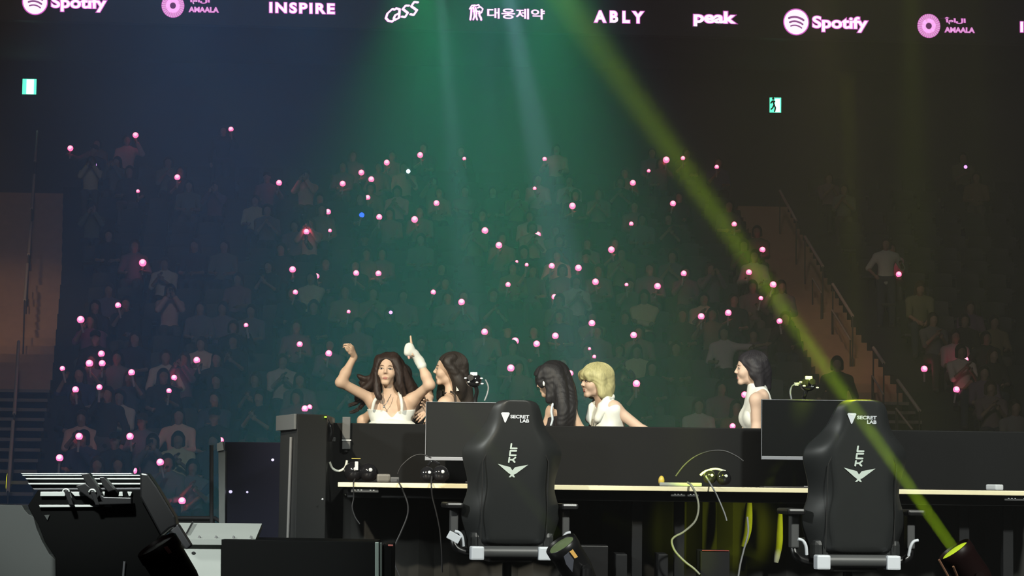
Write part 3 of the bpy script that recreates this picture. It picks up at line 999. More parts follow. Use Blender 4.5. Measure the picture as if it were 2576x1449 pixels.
def frame(o, yaw, lean=0.0, side=0.0):
    return Matrix.Translation(o) @ Matrix.Rotation(yaw, 4, 'Z') @ Matrix.Rotation(lean, 4, 'X') @ Matrix.Rotation(side, 4, 'Y')
def torso_field(B, sc=1.0):
    f = Field()
    f.ell((0, .012, -.10), (.145, .080, .10), .03)
    f.ell((0, .010, -.21), (.122, .084, .13), .04)
    for s in (-1, 1):
        f.ell((s * .058, -.056, -.188), (.056, .048, .056), .05)
        f.cap((s * .03, .012, .005), .036, (s * .125, .012, -.045), .036, .035)
    f.ell((0, .006, -.36), (.103, .074, .13), .05)
    f.ell((0, .016, -.50), (.135, .095, .12), .06)
    return f.moved(B, sc)
def face_parts(o, HM, sc, lids=0.5):
    q = HM.to_3x3()
    def P(x, y, z): return HM @ (Vector((x, y, z)) * sc)
    for s in (-1, 1):
        e = MB().ball(P(s * .031, -.0815, .003), (.0150 * sc, .007 * sc, .0058 * sc), 14, 8, q).build('eye', m_eyew, o, True)
        MB().ball(P(s * .031, -.0865, .003), (.0062 * sc, .0028 * sc, .0056 * sc), 12, 6, q).build('iris', m_iris, e, True)
        pts = spline([P(s * .0165, -.0855, .0035), P(s * .024, -.0878, .0078), P(s * .034, -.0872, .0082), P(s * .047, -.0815, .0042)], 5)
        MB().tube(pts, .0021 * sc, 6).build('lash_line', m_lash, e, True)
        pts = spline([P(s * .014, -.0868, .0225), P(s * .030, -.0858, .0272), P(s * .046, -.0750, .0225)], 5)
        MB().tube(pts, [.0022 * sc] * (len(pts) - 3) + [.0018 * sc, .0014 * sc, .0008 * sc], 6).build('eyebrow', m_brow, o, True)
    lf = Field()
    lf.ell((0, -.0840, -.0568), (.0205, .0070, .0046), .005)
    lf.ell((0, -.0832, -.0658), (.0178, .0076, .0060), .005)
    lf.ell((0, -.0950, -.0610), (.024, .006, .0010), .003, -1)
    link('lips', mesh_data('lips', lf.moved(HM, sc).mesh(.0018)), m_lip, o)

def strands(paths, k=.03):                 # locks of hair: each path is (points, radius at the root, radius at the tip)
    f = Field()
    for pts, r0, r1 in paths:
        p = spline(pts, 4)
        n = len(p) - 1
        for i in range(n):
            f.cap(p[i], r0 + (r1 - r0) * i / n, p[i + 1], r0 + (r1 - r0) * (i + 1) / n, k)
    return f
hr_ = random.Random(5)
def loose(paths, per=9, r=.0020):           # thin single strands following the locks, with free ends
    mb = MB()
    for pts, r0, r1 in paths:
        p = spline(pts, 5)
        n = len(p) - 1
        for _ in range(per):
            a = hr_.uniform(0, 6.283)
            ph, am = hr_.uniform(0, 6.283), hr_.uniform(.001, .004)
            ext = hr_.uniform(.8, 1.0)
            q = []
            for i in range(int(n * ext) + 1):
                t = (p[min(i + 1, n)] - p[max(i - 1, 0)]).normalized()
                u = t.orthogonal().normalized(); w = t.cross(u)
                rr = (r0 + (r1 - r0) * i / n) * 1.03 + .001
                a2 = a + .5 * math.sin(ph + i * .25)
                q.append(p[i] + (u * math.cos(a2) + w * math.sin(a2)) * (rr + am * math.sin(ph + i * .6)))
            if len(q) > 2: mb.tube(q, [r] * (len(q) - 1) + [r * .3], 5, False)
    return mb
def skull_strands(mb, HM, c, rad, front=55, n=110, low=112, r=.0022, part=0.0):
    for k in range(n):
        az = R(front) + (2 * math.pi - 2 * R(front)) * (k + hr_.uniform(-.4, .4)) / n      # measured from straight ahead
        q = []
        ph = hr_.uniform(0, 6.283)
        for i in range(11):
            th = R(4 + (low - 4) * i / 10)
            d = Vector((math.sin(th) * math.sin(az + .05 * math.sin(ph + i * .5)) + part * (1 - i / 10), -math.sin(th) * math.cos(az), math.cos(th)))
            d.normalize()
            q.append(HM @ (Vector(c) + Vector((d.x * (rad[0] + .0012), d.y * (rad[1] + .0012), d.z * (rad[2] + .0012)))))
        mb.tube(q, [r] * 9 + [r * .8, r * .5], 5, False)
    return mb
def hair_mesh(f, HM, paths, c=(0, .02, .044), rad=(.087, .104, .086), h=.004, front=55, low=112, per=9, amp=.0007):
    mb = skull_strands(loose(paths, per), HM, c, rad, front, 110, low)
    ev = np.array([tuple(v) for v in mb.v]); eq = np.array([q for q in mb.f if len(q) == 4])
    return mesh_data('hair', f.mesh(h, disp=hair_disp(HM, amp)), (ev, eq))
def hair_disp(HM, amp=.0007, fr=190):
    t = HM.inverted()
    A = np.array(t.to_3x3(), np.float32); T = np.array(t.translation, np.float32)
    def d(X, Y, Z):
        x = A[0, 0] * X + A[0, 1] * Y + A[0, 2] * Z + T[0]
        y = A[1, 0] * X + A[1, 1] * Y + A[1, 2] * Z + T[1]
        z = A[2, 0] * X + A[2, 1] * Y + A[2, 2] * Z + T[2]
        return amp * (np.sin(x * fr + 9 * np.sin(z * 22)) + .6 * np.sin(y * fr * .9 + 7 * np.sin(z * 17 + 1)))
    return d

def performer(label, neck_px, head_px, yaw, head_rot, arms, skin, lean=0.0, side=0.0, dY=0.0, hscale=1.0, tsc=1.0, hands=None, h=.0042, ydh=0.0):
    """Body from pixel joints: neck base and head centre; arms as ((shoulder),(elbow),(wrist)) pixel+depth joints."""
    Y = YP + dY
    N = at(*neck_px, Y)
    B = frame(N, yaw, lean, side)
    hd = at(*head_px, Y + ydh)
    HM = Matrix.Translation(hd) @ Matrix.Rotation(head_rot[0], 4, 'Z') @ Matrix.Rotation(head_rot[1], 4, 'X') @ Matrix.Rotation(head_rot[2], 4, 'Y')
    tor = torso_field(B, tsc)
    f = Field() + tor
    f.cap(B @ Vector((0, .015, -.02)), .046, HM @ Vector((0, .018, -.065)), .0415, .03)
    f = f + head_field(True).moved(HM, hscale)
    armf = []
    for a in arms:
        S, E, Wr = [at(p[0], p[1], Y + p[2]) for p in a]
        g = Field()
        g.cap(lerp(S, N + Vector((0, .01, -.06)), .25), .042, S, .040, .04)
        g.cap(S, .039, E, .0315, .035)
        g.cap(E, .0325, lerp(E, Wr, .35), .031, .03)
        g.cap(lerp(E, Wr, .35), .031, Wr, .0215, .03)
        armf.append((g, S, E, Wr))
        f = f + g
        if not hands:
            f = f + hand_field(Wr, Wr - E, Vector((0, -1, -.3)), 1, (.3, .35, .4, .45), .5, .9)
    for hnd in (hands or []): f = f + hnd
    hz_ = (B @ Vector((0, .015, -.54))).z
    hipc = B @ Vector((0, .015, -.54))
    q = Matrix.Rotation(yaw, 3, 'Z')
    for s in (-1, 1):
        Hj, K, A = hipc + q @ Vector((s * .08, 0, -.02)), hipc + q @ Vector((s * .085, -.02, .44 - hz_)), hipc + q @ Vector((s * .085, .01, .085 - hz_))
        f.cap(Hj, .074, K, .050, .05)
        f.cap(K, .050, lerp(K, A, .3) + q @ Vector((0, .02, 0)), .052, .03)
        f.cap(lerp(K, A, .3) + q @ Vector((0, .02, 0)), .052, A, .036, .03)
        f.cap(A + Vector((0, 0, -.045)), .036, A + q @ Vector((s * .02, -.15, -.055)), .028, .03)
    o = link('person', mesh_data('person', f.mesh(h, smooth=1)), m_skin, None, skin)
    tag(o, label, 'person', 'performers on the stage')
    face_parts(o, HM, hscale)
    return dict(o=o, B=B, HM=HM, tor=tor, arms=armf, N=N, Y=Y, q=q, hipc=hipc, body=f)
def local(B, fn):                           # a clip written in the body's own frame
    t = B.inverted()
    A = np.array(t.to_3x3(), np.float32); T = np.array(t.translation, np.float32)
    def c(X, Y, Z):
        return fn(A[0, 0] * X + A[0, 1] * Y + A[0, 2] * Z + T[0], A[1, 0] * X + A[1, 1] * Y + A[1, 2] * Z + T[1], A[2, 0] * X + A[2, 1] * Y + A[2, 2] * Z + T[2])
    return c
def cloth(pf, name, field, infl, clip, col, h=.004, mt=None):
    f = field.inflate(infl)
    return link(name, mesh_data(name, f.mesh(h, clip=local(pf['B'], clip))), mt or m_cloth, pf['o'], col)
def skirt(pf, col):
    f = Field()
    c, q = pf['hipc'], pf['q']
    f.ell(c + Vector((0, 0, .04)), (.148, .112, .13), .03)
    for s in (-1, 1): f.cap(c + q @ Vector((s * .08, 0, -.02)), .080, c + q @ Vector((s * .075, -.01, -.26)), .078, .06)
    link('skirt', mesh_data('skirt', f.mesh(.008)), m_cloth, pf['o'], col)
    for s in (-1, 1):
        f = Field()
        A = Vector((c.x, c.y, 0)) + q @ Vector((s * .085, .01, 0))
        f.cap(A + Vector((0, .0, .045)), .044, A + q @ Vector((s * .02, -.15, .036)), .035, .02)
        f.cap(A + Vector((0, 0, .05)), .046, A + Vector((0, 0, .20)), .048, .02)
        link('boot', mesh_data('boot', f.mesh(.007)), m_cloth, pf['o'], (.06, .06, .06))
WHITE = (.78, .80, .74)
SK1, SK2 = (.66, .46, .33), (.64, .46, .35)

# ---- the dancer in front, arms raised
Y = YP
wl, wr = at(891, 897, Y - .06), at(1055, 908, Y - .10)
hl = hand_field(wl, at(884, 872, Y - .10) - wl, (at(866, 890, Y - .05) - wl), 1, (.75, .8, .85, .9), .4, .86)
hr = hand_field(wr, at(1030, 872, Y - .12) - wr, Vector((-.4, -.4, -.8)), -1, (.10, 1.15, 1.25, 1.3), .5, .86)
p = performer('person with long brown hair in white bandeau top, both arms raised, one hand white-gloved', (985, 1003), (974, 931), R(6), (R(-4), R(-2), R(2)),
              [((938, 1006, .0), (857, 962, -.10), (891, 897, -.06)), ((1040, 1004, .0), (1081, 968, -.12), (1055, 908, -.10))], SK1, hands=[hl, hr], hscale=.97)
HM = p['HM']
# index finger pointing up
d = at(1033, 846, Y - .12)
k0 = at(1036, 880, Y - .13)
gf = Field()
gf.cap(k0, .0095, lerp(k0, d, .5), .0085, .004).cap(lerp(k0, d, .5), .0085, d, .006, .004)
link('pointing_finger', mesh_data('pointing_finger', gf.mesh(.0025)), m_skin, p['o'], SK1)
gl = Field()
gl.cap(at(1061, 920, Y - .105), .033, wr, .029, .02).cap(wr, .029, at(1043, 890, Y - .115), .030, .02)
gl.ell(at(1031, 880, Y - .13), (.034, .028, .045), .02).cap(at(1028, 872, Y - .13), .022, at(1024, 888, Y - .135), .020, .02)
link('glove', mesh_data('glove', gl.mesh(.0035)), m_cloth, p['o'], WHITE)
ft = Field().cap(at(1026, 888, Y - .135), .0105, at(1029, 901, Y - .14), .0085, .004)
link('fingertip', mesh_data('fingertip', ft.mesh(.0025)), m_skin, p['o'], (.70, .42, .36))
neckl = lambda x, y, z: np.maximum(z - (-.088 - .04 * np.exp(-(x / .030) ** 2) + .10 * np.abs(x)) - (y > .0) * .0, -.30 - z)
tp = cloth(p, 'top', p['tor'], .010, neckl, WHITE)
fl = Field().ell((.006, -.010, -.190), (.168, .140, .064), .02).moved(p['B'])
link('top_flap', mesh_data('top_flap', fl.mesh(.004, clip=local(p['B'], lambda x, y, z: np.maximum(z - (-.140 + .12 * x), -.232 + .06 * np.abs(x) - z)))), m_cloth, tp, WHITE)
for pts in ([(1004, 988, .02), (1008, 1000, -.075), (1011, 1018, -.098), (1011, 1034, -.10)], [(955, 988, .02), (948, 1000, -.07), (941, 1012, -.09), (937, 1030, -.085)]):
    MB().tube(spline([at(a, b, Y + c) for a, b, c in pts], 4), .011, 8).build('strap', m_cloth, tp, True, WHITE)
ncl = [at(x, y, Y - .112 + dd) for x, y, dd in ((958, 992, .06), (962, 1012, .02), (966, 1021, 0), (974, 1012, .0), (984, 992, .04))]
MB().tube(spline(ncl, 5), .0022, 6).ball(at(966, 1024, Y - .118), .008, 10, 6).build('necklace', mat('silver_chain', (.6, .6, .62), .25, .9), p['o'], True)
def face_cut(f, HM, sc=1.0, w=.060, top=.090, cy=-.105, cz=-.028):
    g = Field()
    g.ell((0, cy, cz), (w, .078, top), .012, -1)
    return f + g.moved(HM, sc)
hb = Field()
hb.ell((0, .018, .042), (.079, .098, .082), .02)
hb.cap((-.058, .02, .0), .032, (-.068, .03, -.10), .03, .03).cap((.058, .02, .0), .032, (.070, .03, -.10), .034, .03)
hb = hb.moved(HM, 1.0)
L = lambda *pts: [at(x, y, Y + z) for x, y, z in pts]
locks = [
    (L((953, 900, -.02), (947, 930, -.03), (940, 955, -.02), (926, 972, -.01), (908, 980, -.0)), .020, .006),
    (L((950, 920, .01), (940, 948, .01), (930, 962, .02), (920, 968, .02), (906, 962, .03)), .014, .004),
    (L((956, 905, -.05), (950, 940, -.06), (948, 970, -.07), (950, 990, -.085), (956, 1003, -.09)), .015, .006),
    (L((952, 930, .03), (944, 965, .04), (938, 985, .05), (928, 1004, .06)), .030, .010),
    (L((946, 945, .0), (932, 968, .01), (908, 982, .02), (888, 990, .03)), .014, .003),
    (L((944, 955, .03), (928, 978, .03), (905, 992, .04), (896, 1006, .05)), .012, .003),
    (L((946, 930, .0), (936, 950, .0), (916, 952, .01), (900, 944, .02)), .008, .002),
    (L((990, 896, -.01), (1008, 922, -.01), (1018, 950, .0), (1030, 975, .02), (1040, 1000, .04)), .026, .020),
    (L((993, 905, -.05), (1003, 935, -.06), (1006, 965, -.065), (1010, 980, -.05), (1016, 992, -.02)), .018, .006),
    (L((1000, 915, .03), (1018, 945, .04), (1034, 970, .05), (1046, 990, .06), (1050, 1012, .06)), .030, .016),
    (L((990, 910, .05), (1006, 955, .06), (1016, 995, .08), (1014, 1026, .08)), .045, .022),
    (L((962, 910, .06), (950, 960, .07), (945, 1000, .09), (942, 1025, .1)), .040, .015)]
hb = hb + strands(locks)
hb = face_cut(hb, HM, 1.0, .060, .104, -.108, -.022)
wisps = [(L((942, 965, .04), (924, 990, .05), (898, 1012, .06), (872, 1022, .07)), .016, .006),
    (L((940, 975, .05), (920, 1006, .06), (900, 1030, .07), (876, 1040, .08)), .016, .006)]
link('hair', hair_mesh(hb, HM, locks + wisps * 3, (0, .018, .042), (.079, .098, .082), front=42, per=12), m_hair, p['o'], (.028, .017, .0135))
skirt(p, WHITE)

# ---- behind her: a dancer seen in profile, dark hair, bare shoulders
p = performer('person in profile with dark hair and bare shoulders, behind the raised-arm dancer', (1132, 998), (1129, 931), R(-100), (R(-84), R(-4), 0),
              [((1118, 1016, -.13), (1106, 1075, -.16), (1085, 1040, -.22)), ((1140, 1016, .17), (1130, 1080, .16), (1090, 1080, .1))], SK1, dY=.12, hscale=.98)
HM = p['HM']; Y = p['Y']
hb = Field().ell((0, .026, .044), (.086, .104, .086), .02).ell((0, .085, -.015), (.062, .05, .09), .03)
hb.cap((-.062, .0, .05), .028, (-.066, .03, -.03), .030, .03).cap((.062, .0, .05), .028, (.066, .03, -.03), .030, .03)
hb = hb.moved(HM)
locks = [(L((1155, 940, .0), (1164, 965, .0), (1172, 985, .02), (1178, 1020, .03)), .048, .030), (L((1150, 950, -.06), (1158, 975, -.05), (1160, 1000, .0)), .036, .02),
                   (L((1140, 898, -.07), (1124, 908, -.088), (1130, 922, -.092), (1146, 938, -.085)), .016, .012), (L((1150, 950, -.07), (1148, 970, -.06), (1146, 985, -.05)), .012, .004),
                   (L((1118, 955, .08), (1112, 985, .08), (1110, 1005, .08)), .03, .02)]
hb = hb + strands(locks)
hb = face_cut(hb, HM, 1.0, .096, .088, -.085)
link('hair', hair_mesh(hb, HM, locks, (0, .026, .044), (.086, .104, .086), front=58), m_hair, p['o'], (.030, .024, .020))
tp = cloth(p, 'top', p['tor'], .008, lambda x, y, z: np.maximum(z + .13, -.34 - z), (.03, .03, .032))
MB().tube(spline(L((1133, 985, -.10), (1144, 992, -.115), (1146, 1010, -.125), (1146, 1040, -.12)), 5), .0075, 8).build('strap', m_cloth, tp, True, (.05, .04, .035))
MB().tube([p['B'] @ Vector((.056 * math.cos(k * .3142), .012 + .056 * math.sin(k * .3142), .022)) for k in range(21)], .006, 8, False).build('choker', m_cloth, p['o'], True, (.03, .02, .02))
MB().ball(at(1139, 938, Y - .085), .008, 10, 6).build('earring', mat('gold_earring', (.7, .55, .2), .3, .8), p['o'], True)
MB().prism([at(1148, 972, Y - .1), at(1155, 983, Y - .1), at(1148, 984, Y - .1)], (0, 1, 0), .01).build('collar_tip', m_cloth, p['o'], False, WHITE)
skirt(p, (.03, .03, .03))

# ---- the dancer with long black hair, turned away
p = performer('person with long black hair turned left with head bowed, white earpiece', (1402, 1022), (1386, 956), R(-96), (R(-104), R(12), 0),
              [((1432, 1030, -.13), (1462, 1086, -.10), (1420, 1120, -.16)), ((1390, 1034, .15), (1366, 1095, .14), (1350, 1120, .05))], SK1, dY=-.08, hscale=.98, lean=R(8))
HM = p['HM']; Y = p['Y']
hb = Field().ell((0, .024, .044), (.087, .104, .086), .02).ell((0, .07, -.03), (.07, .06, .10), .03)
hb = hb.moved(HM)
locks = [
    (L((1395, 925, -.07), (1408, 960, -.12), (1414, 1000, -.165), (1418, 1040, -.18), (1414, 1078, -.17)), .040, .030),
    (L((1410, 930, -.03), (1428, 970, -.08), (1434, 1010, -.13), (1434, 1045, -.15), (1430, 1078, -.14)), .042, .026),
    (L((1410, 935, .05), (1430, 975, .03), (1438, 1020, .03), (1440, 1070, .03)), .045, .026),
    (L((1388, 930, -.10), (1400, 960, -.115), (1402, 1000, -.12), (1408, 1040, -.12), (1406, 1072, -.11)), .032, .020),
    (L((1372, 922, -.09), (1362, 940, -.10), (1359, 958, -.098), (1364, 972, -.10)), .016, .006),
    (L((1378, 925, -.10), (1380, 950, -.115), (1384, 985, -.12), (1380, 1010, -.12)), .024, .012),
    (L((1360, 930, .02), (1352, 950, .02), (1355, 985, .04)), .02, .01)]
hb = hb + strands(locks)
hb = face_cut(hb, HM, 1.0, .066, .080, -.112)
link('hair', hair_mesh(hb, HM, locks, (0, .024, .044), (.087, .104, .086), front=45), m_hair, p['o'], (.014, .013, .014))
tp = cloth(p, 'top', p['tor'], .009, lambda x, y, z: np.maximum(z + .07, -.34 - z), (.035, .03, .032))
MB().tube(spline(L((1391, 1014, -.155), (1387, 1035, -.165), (1390, 1055, -.165), (1385, 1072, -.16)), 4), [.004] + [.008] * 8 + [.007] * 3 + [.003], 8).build('ribbon', m_cloth, tp, True, (.55, .62, .66))
MB().ball(at(1369, 964, Y - .118), (.011, .008, .020), 12, 8).build('earpiece', mat('white_earpiece', (.85, .86, .78), .3), p['o'], True)
skirt(p, (.03, .03, .03))

# ---- the dancer with the blonde bob
p = performer('person with a blonde bob in a white collared sleeveless shirt, leaning left', (1516, 1016), (1497, 960), R(-62), (R(-66), R(2), 0),
              [((1545, 1026, -.09), (1622, 1086, -.10), (1580, 1135, -.16)), ((1500, 1028, .15), (1494, 1100, .16), (1470, 1130, .10))], SK2, lean=R(14), hscale=.98)
HM = p['HM']; Y = p['Y']
hb = Field().ell((0, .022, .042), (.100, .116, .092), .02)
hb.ell((0, .075, -.03), (.088, .065, .10), .03)
for s in (-1, 1):
    hb.cap((s * .078, .0, .03), .030, (s * .083, .012, -.085), .032, .03)
    hb.cap((s * .065, .05, -.06), .038, (s * .06, .075, -.125), .028, .03)
hb.cap((-.05, -.074, .050), .028, (.05, -.074, .050), .028, .03)
hb.cap((0, -.090, .045), .022, (0, -.096, .022), .014, .02)
hb.cap((-.052, -.070, .040), .022, (-.058, -.070, .012), .013, .02).cap((.052, -.070, .040), .022, (.058, -.070, .012), .013, .02)
hb = hb.moved(HM)
g = Field().ell((0, -.115, -.065), (.064, .085, .075), .012, -1)
hb = hb + g.moved(HM)
link('hair', hair_mesh(hb, HM, [], (0, .022, .042), (.100, .116, .092), front=8, low=108), m_hair, p['o'], (.44, .41, .20))
shirt = p['tor'] + p['arms'][0][0]
tp = cloth(p, 'shirt', p['tor'], .015, lambda x, y, z: np.maximum(np.maximum(z - .022, -.44 - z), .052 - np.sqrt(x * x + (y - .0) ** 2) - (z < -.04) * 1.0), WHITE)
cf = Field()
for s in (-1, 1):
    cf.cap((s * .045, .055, .035), .018, (s * .066, .0, .03), .020, .02)
    cf.cap((s * .066, .0, .03), .020, (s * .062, -.05, -.005), .022, .02)
    cf.cap((s * .062, -.052, -.005), .017, (s * .055, -.093, -.075), .015, .02)
    cf.cap((s * .055, -.095, -.075), .014, (s * .030, -.108, -.120), .008, .02)
cf.cap((-.045, .055, .035), .018, (.045, .055, .035), .018, .02)
for s in (-1, 1):
    cf.cap((s * .082, .0, .008), .011, (s * .086, -.050, -.040), .012, .03)
    cf.cap((s * .086, -.050, -.040), .012, (s * .072, -.098, -.088), .010, .03)
    cf.cap((s * .070, -.07, -.03), .012, (s * .058, -.10, -.09), .011, .03)
link('collar', mesh_data('collar', cf.moved(p['B']).mesh(.004)), m_cloth, tp, WHITE)
MB().tube(spline([p['B'] @ Vector(v) for v in ((0, -.098, -.085), (-.002, -.128, -.17), (0, -.112, -.27), (0, -.10, -.36))], 5), .004, 6).build('placket', m_cloth, tp, True, (.45, .42, .36))
pk = p['B'] @ Vector((.075, -.135, -.16))
MB().box(pk, (.035, .006, .012), Matrix.Rotation(R(-40), 3, 'Z')).build('badge', mat('pale_pink_badge', (.75, .45, .40), .6), tp)
skirt(p, WHITE)

# ---- the dancer on the right with a dark bob, standing in profile
p = performer('person with a dark bob in a white sleeveless high-neck top, right of the blonde one', (1901, 981), (1886, 929), R(-78), (R(-84), R(0), 0),
              [((1902, 1006, -.15), (1904, 1078, -.14), (1880, 1140, -.2)), ((1900, 1006, .16), (1880, 1080, .14), (1860, 1130, .1))], SK2, hscale=.98, lean=R(4))
HM = p['HM']; Y = p['Y']
hb = Field().ell((0, .024, .044), (.088, .106, .088), .02).ell((0, .080, -.02), (.078, .060, .10), .03)
for s in (-1, 1):
    hb.cap((s * .068, .0, .05), .028, (s * .076, .01, -.035), .030, .03)
    hb.cap((s * .070, .04, .0), .04, (s * .068, .055, -.115), .034, .03)
hb.cap((0, .10, -.02), .05, (0, .105, -.12), .045, .03)
hb = hb.moved(HM)
hb = face_cut(hb, HM, 1.0, .080, .088, -.104)
link('hair', hair_mesh(hb, HM, [], (0, .024, .044), (.088, .106, .088), front=60), m_hair, p['o'], (.022, .020, .024))
neck = Field().cap(p['B'] @ Vector((0, .012, -.03)), .062, p['B'] @ Vector((0, .010, .030)), .054, .03)
tp = cloth(p, 'top', p['tor'] + neck, .009, lambda x, y, z: np.maximum(np.maximum(z - .045, -.46 - z), (np.abs(x) - .112 - .35 * np.clip(-z - .09, 0, .2))), WHITE)
skirt(p, (.05, .05, .06))

# ---- a sixth dancer half hidden between the first two: a bent elbow, a hand with rings, a bare hip
p = performer('person mostly hidden behind the raised-arm dancer, only an elbow and fingers showing', (1012, 1022), (1006, 958), R(10), (R(4), R(0), 0),
              [((958, 1024, -.22), (912, 1058, -.34), (902, 1130, -.34)), ((1046, 1030, .0), (1076, 984, -.10), (1080, 1024, -.30))], SK1, dY=.42, hscale=.96,
              hands=[hand_field(at(1080, 1024, YP + .12), at(1054, 1046, YP + .06) - at(1080, 1024, YP + .12), Vector((0, 1, 0)), 1, (.25, .3, .35, .4), .6, .9)])
HM = p['HM']
hb = Field().ell((0, .024, .044), (.087, .104, .086), .02).cap((0, .06, 0), .06, (0, .06, -.12), .06, .03).moved(HM)
hb = face_cut(hb, HM)
link('hair', mesh_data('hair', hb.mesh(.005)), m_hair, p['o'], (.02, .016, .014))
cloth(p, 'top', p['tor'], .009, lambda x, y, z: np.maximum(z + .08, -.40 - z), (.04, .035, .035))
skirt(p, (.04, .04, .04))
# ================================================================== ribbon screen with the sponsors' marks, exit signs
m_led = mat('dark_led_face', (0.012, 0.012, 0.016), 0.5)
m_glow = mat('lit_white_pink_pixels', (0.9, 0.8, 0.9), 0.5, emit=(1.0, 0.74, 0.98), estr=1.9, sample=False)
m_halo = mat('magenta_bloom', (0.6, 0.1, 0.5), 0.5, emit=(0.85, 0.16, 0.72), estr=0.75, sample=False)  # camera bloom round the letters, drawn as a glowing magenta layer
m_soft = mat('lit_lilac_pixels', (0.8, 0.5, 0.8), 0.5, emit=(0.95, 0.45, 0.85), estr=1.15, sample=False)
YR, YS = 50.0, 0.06                          # the balcony front: Y = YR + YS*X
def on_front(px, py, off=0.0):
    d = ray(px, py)
    t = (YR - off) / (d.y - YS * d.x)
    return CAM + d * t
ZB = on_front(1288, 80).z
fr = thing('ribbon_screen', 'long ribbon screen of glowing pink-white sponsor marks along the balcony front', 'screen', (0, YR, ZB))
o0 = fr.location.copy()
mb = MB()
mb.add([(-14, YR - 14 * YS, ZB), (15, YR + 15 * YS, ZB), (15, YR + 15 * YS + .25, ZB), (-14, YR - 14 * YS + .25, ZB)] and
       [Vector(v) - o0 for v in [(-14, YR - 14 * YS, ZB), (15, YR + 15 * YS, ZB), (15, YR + 15 * YS + .25, ZB), (-14, YR - 14 * YS + .25, ZB),
                                 (-14, YR - 14 * YS, ZB + 1.25), (15, YR + 15 * YS, ZB + 1.25), (15, YR + 15 * YS + .25, ZB + 1.25), (-14, YR - 14 * YS + .25, ZB + 1.25)]],
       [(0, 3, 2, 1), (4, 5, 6, 7), (0, 1, 5, 4), (1, 2, 6, 5), (2, 3, 7, 6), (3, 0, 4, 7)])
mb.build('panel', m_led, fr)
struct(MB().add([(-14, YR - 14 * YS + .3, ZB + .02), (15, YR + 15 * YS + .3, ZB + .02), (15, YW, ZB + .02), (-14, YW, ZB + .02),
                 (-14, YR - 14 * YS + .3, ZB + .4), (15, YR + 15 * YS + .3, ZB + .4), (15, YW, ZB + .4), (-14, YW, ZB + .4)],
                [(0, 3, 2, 1), (4, 5, 6, 7), (0, 1, 5, 4), (1, 2, 6, 5), (2, 3, 7, 6), (3, 0, 4, 7)]).build('ceiling_balcony', m_wall))

def text_mesh(s, offset=0.0, shear=0.0, space=1.0):
    c = bpy.data.curves.new('txt', 'FONT')
    c.body = s
    c.offset = offset
    c.shear = shear
    c.space_character = space
    c.resolution_u = 6
    o = bpy.data.objects.new('txt', c)
    COL.objects.link(o)
    dg = bpy.context.evaluated_depsgraph_get()
    dg.update()
    me = bpy.data.meshes.new_from_object(o.evaluated_get(dg))
    v = [x.co.copy() for x in me.vertices]
    f = [tuple(p.vertices) for p in me.polygons]
    bpy.data.objects.remove(o)
    bpy.data.meshes.remove(me)
    return v, f
def stroke(pts, w, n=5, closed=False):       # a flat line of width w with round ends, as 2D shapes
    vs, fs = [], []
    pts = [Vector((p[0], p[1], 0)) for p in pts]
    if closed: pts.append(pts[0])
    for a, b in zip(pts, pts[1:]):
        d = (b - a)
        if d.length < 1e-9: continue
        nn = Vector((-d.y, d.x, 0)).normalized() * w / 2
        k = len(vs)
        vs += [a + nn, a - nn, b - nn, b + nn]
        fs.append((k, k + 1, k + 2, k + 3))
    for j_, p in enumerate(pts):
        k = len(vs)
        vs += [p + Vector((math.cos(2 * math.pi * i / 10), math.sin(2 * math.pi * i / 10), 0)) * w / 2 + Vector((0, 0, .00035 * (j_ + 1))) for i in range(10)]
        fs.append(tuple(range(k, k + 10)))
    return vs, fs
def merge(*vf):
    vs, fs = [], []
    for v, f in vf:
        k = len(vs)
        vs += v
        fs += [tuple(i + k for i in q) for q in f]
    return vs, fs
def on_screen(name, shape, box, m, parent, off, slope=0.0225, fit=None):
    """Lay a flat 2D shape on the screen so it fills a pixel box (x0, y0, x1, y1)."""
    v, f = shape
    if fit is None:
        fit = (min(p.x for p in v), min(p.y for p in v), max(p.x for p in v), max(p.y for p in v))
    x0, y0, x1, y1 = box
    O = on_front(x0, y1, off)
    ex = on_front(x1, y1 + slope * (x1 - x0), off) - O
    ez = on_front(x0, y0, off) - O
    vs = [O + ex * ((p.x - fit[0]) / (fit[2] - fit[0])) + ez * ((p.y - fit[1]) / (fit[3] - fit[1])) - o0 for p in v]
    return link_mesh(name, vs, f, m, parent)
def mark(name, sh_fn, box, m=None, wide=0.02, extra=0.045, label=None):
    a, b = sh_fn(wide), sh_fn(wide + extra)
    v = a[0]
    fit = (min(p.x for p in v), min(p.y for p in v), max(p.x for p in v), max(p.y for p in v))
    h = on_screen(name, b, box, m_halo, fr, .012, fit=fit)
    if label: h['label'] = label
    on_screen('lit_face', a, box, m or m_glow, h, .022, fit=fit)
def disc(cx, cy, r, n=32): return [Vector((cx + r * math.cos(2 * math.pi * i / n), cy + r * math.sin(2 * math.pi * i / n), 0)) for i in range(n)], [tuple(range(n))]
def arcs(off):                               # three bent bars of the streaming service's round mark
    out = []
    for (y, w, l, rise) in ((.32, .17, .62, .16), (.0, .15, .54, .14), (-.29, .12, .45, .12)):
        pts = []
        for i in range(13):
            t = i / 12 * 2 - 1
            pts.append((l * t, y + rise * (1 - t * t) - .07 * t))
        out.append(stroke(pts, w))
    return merge(*out)
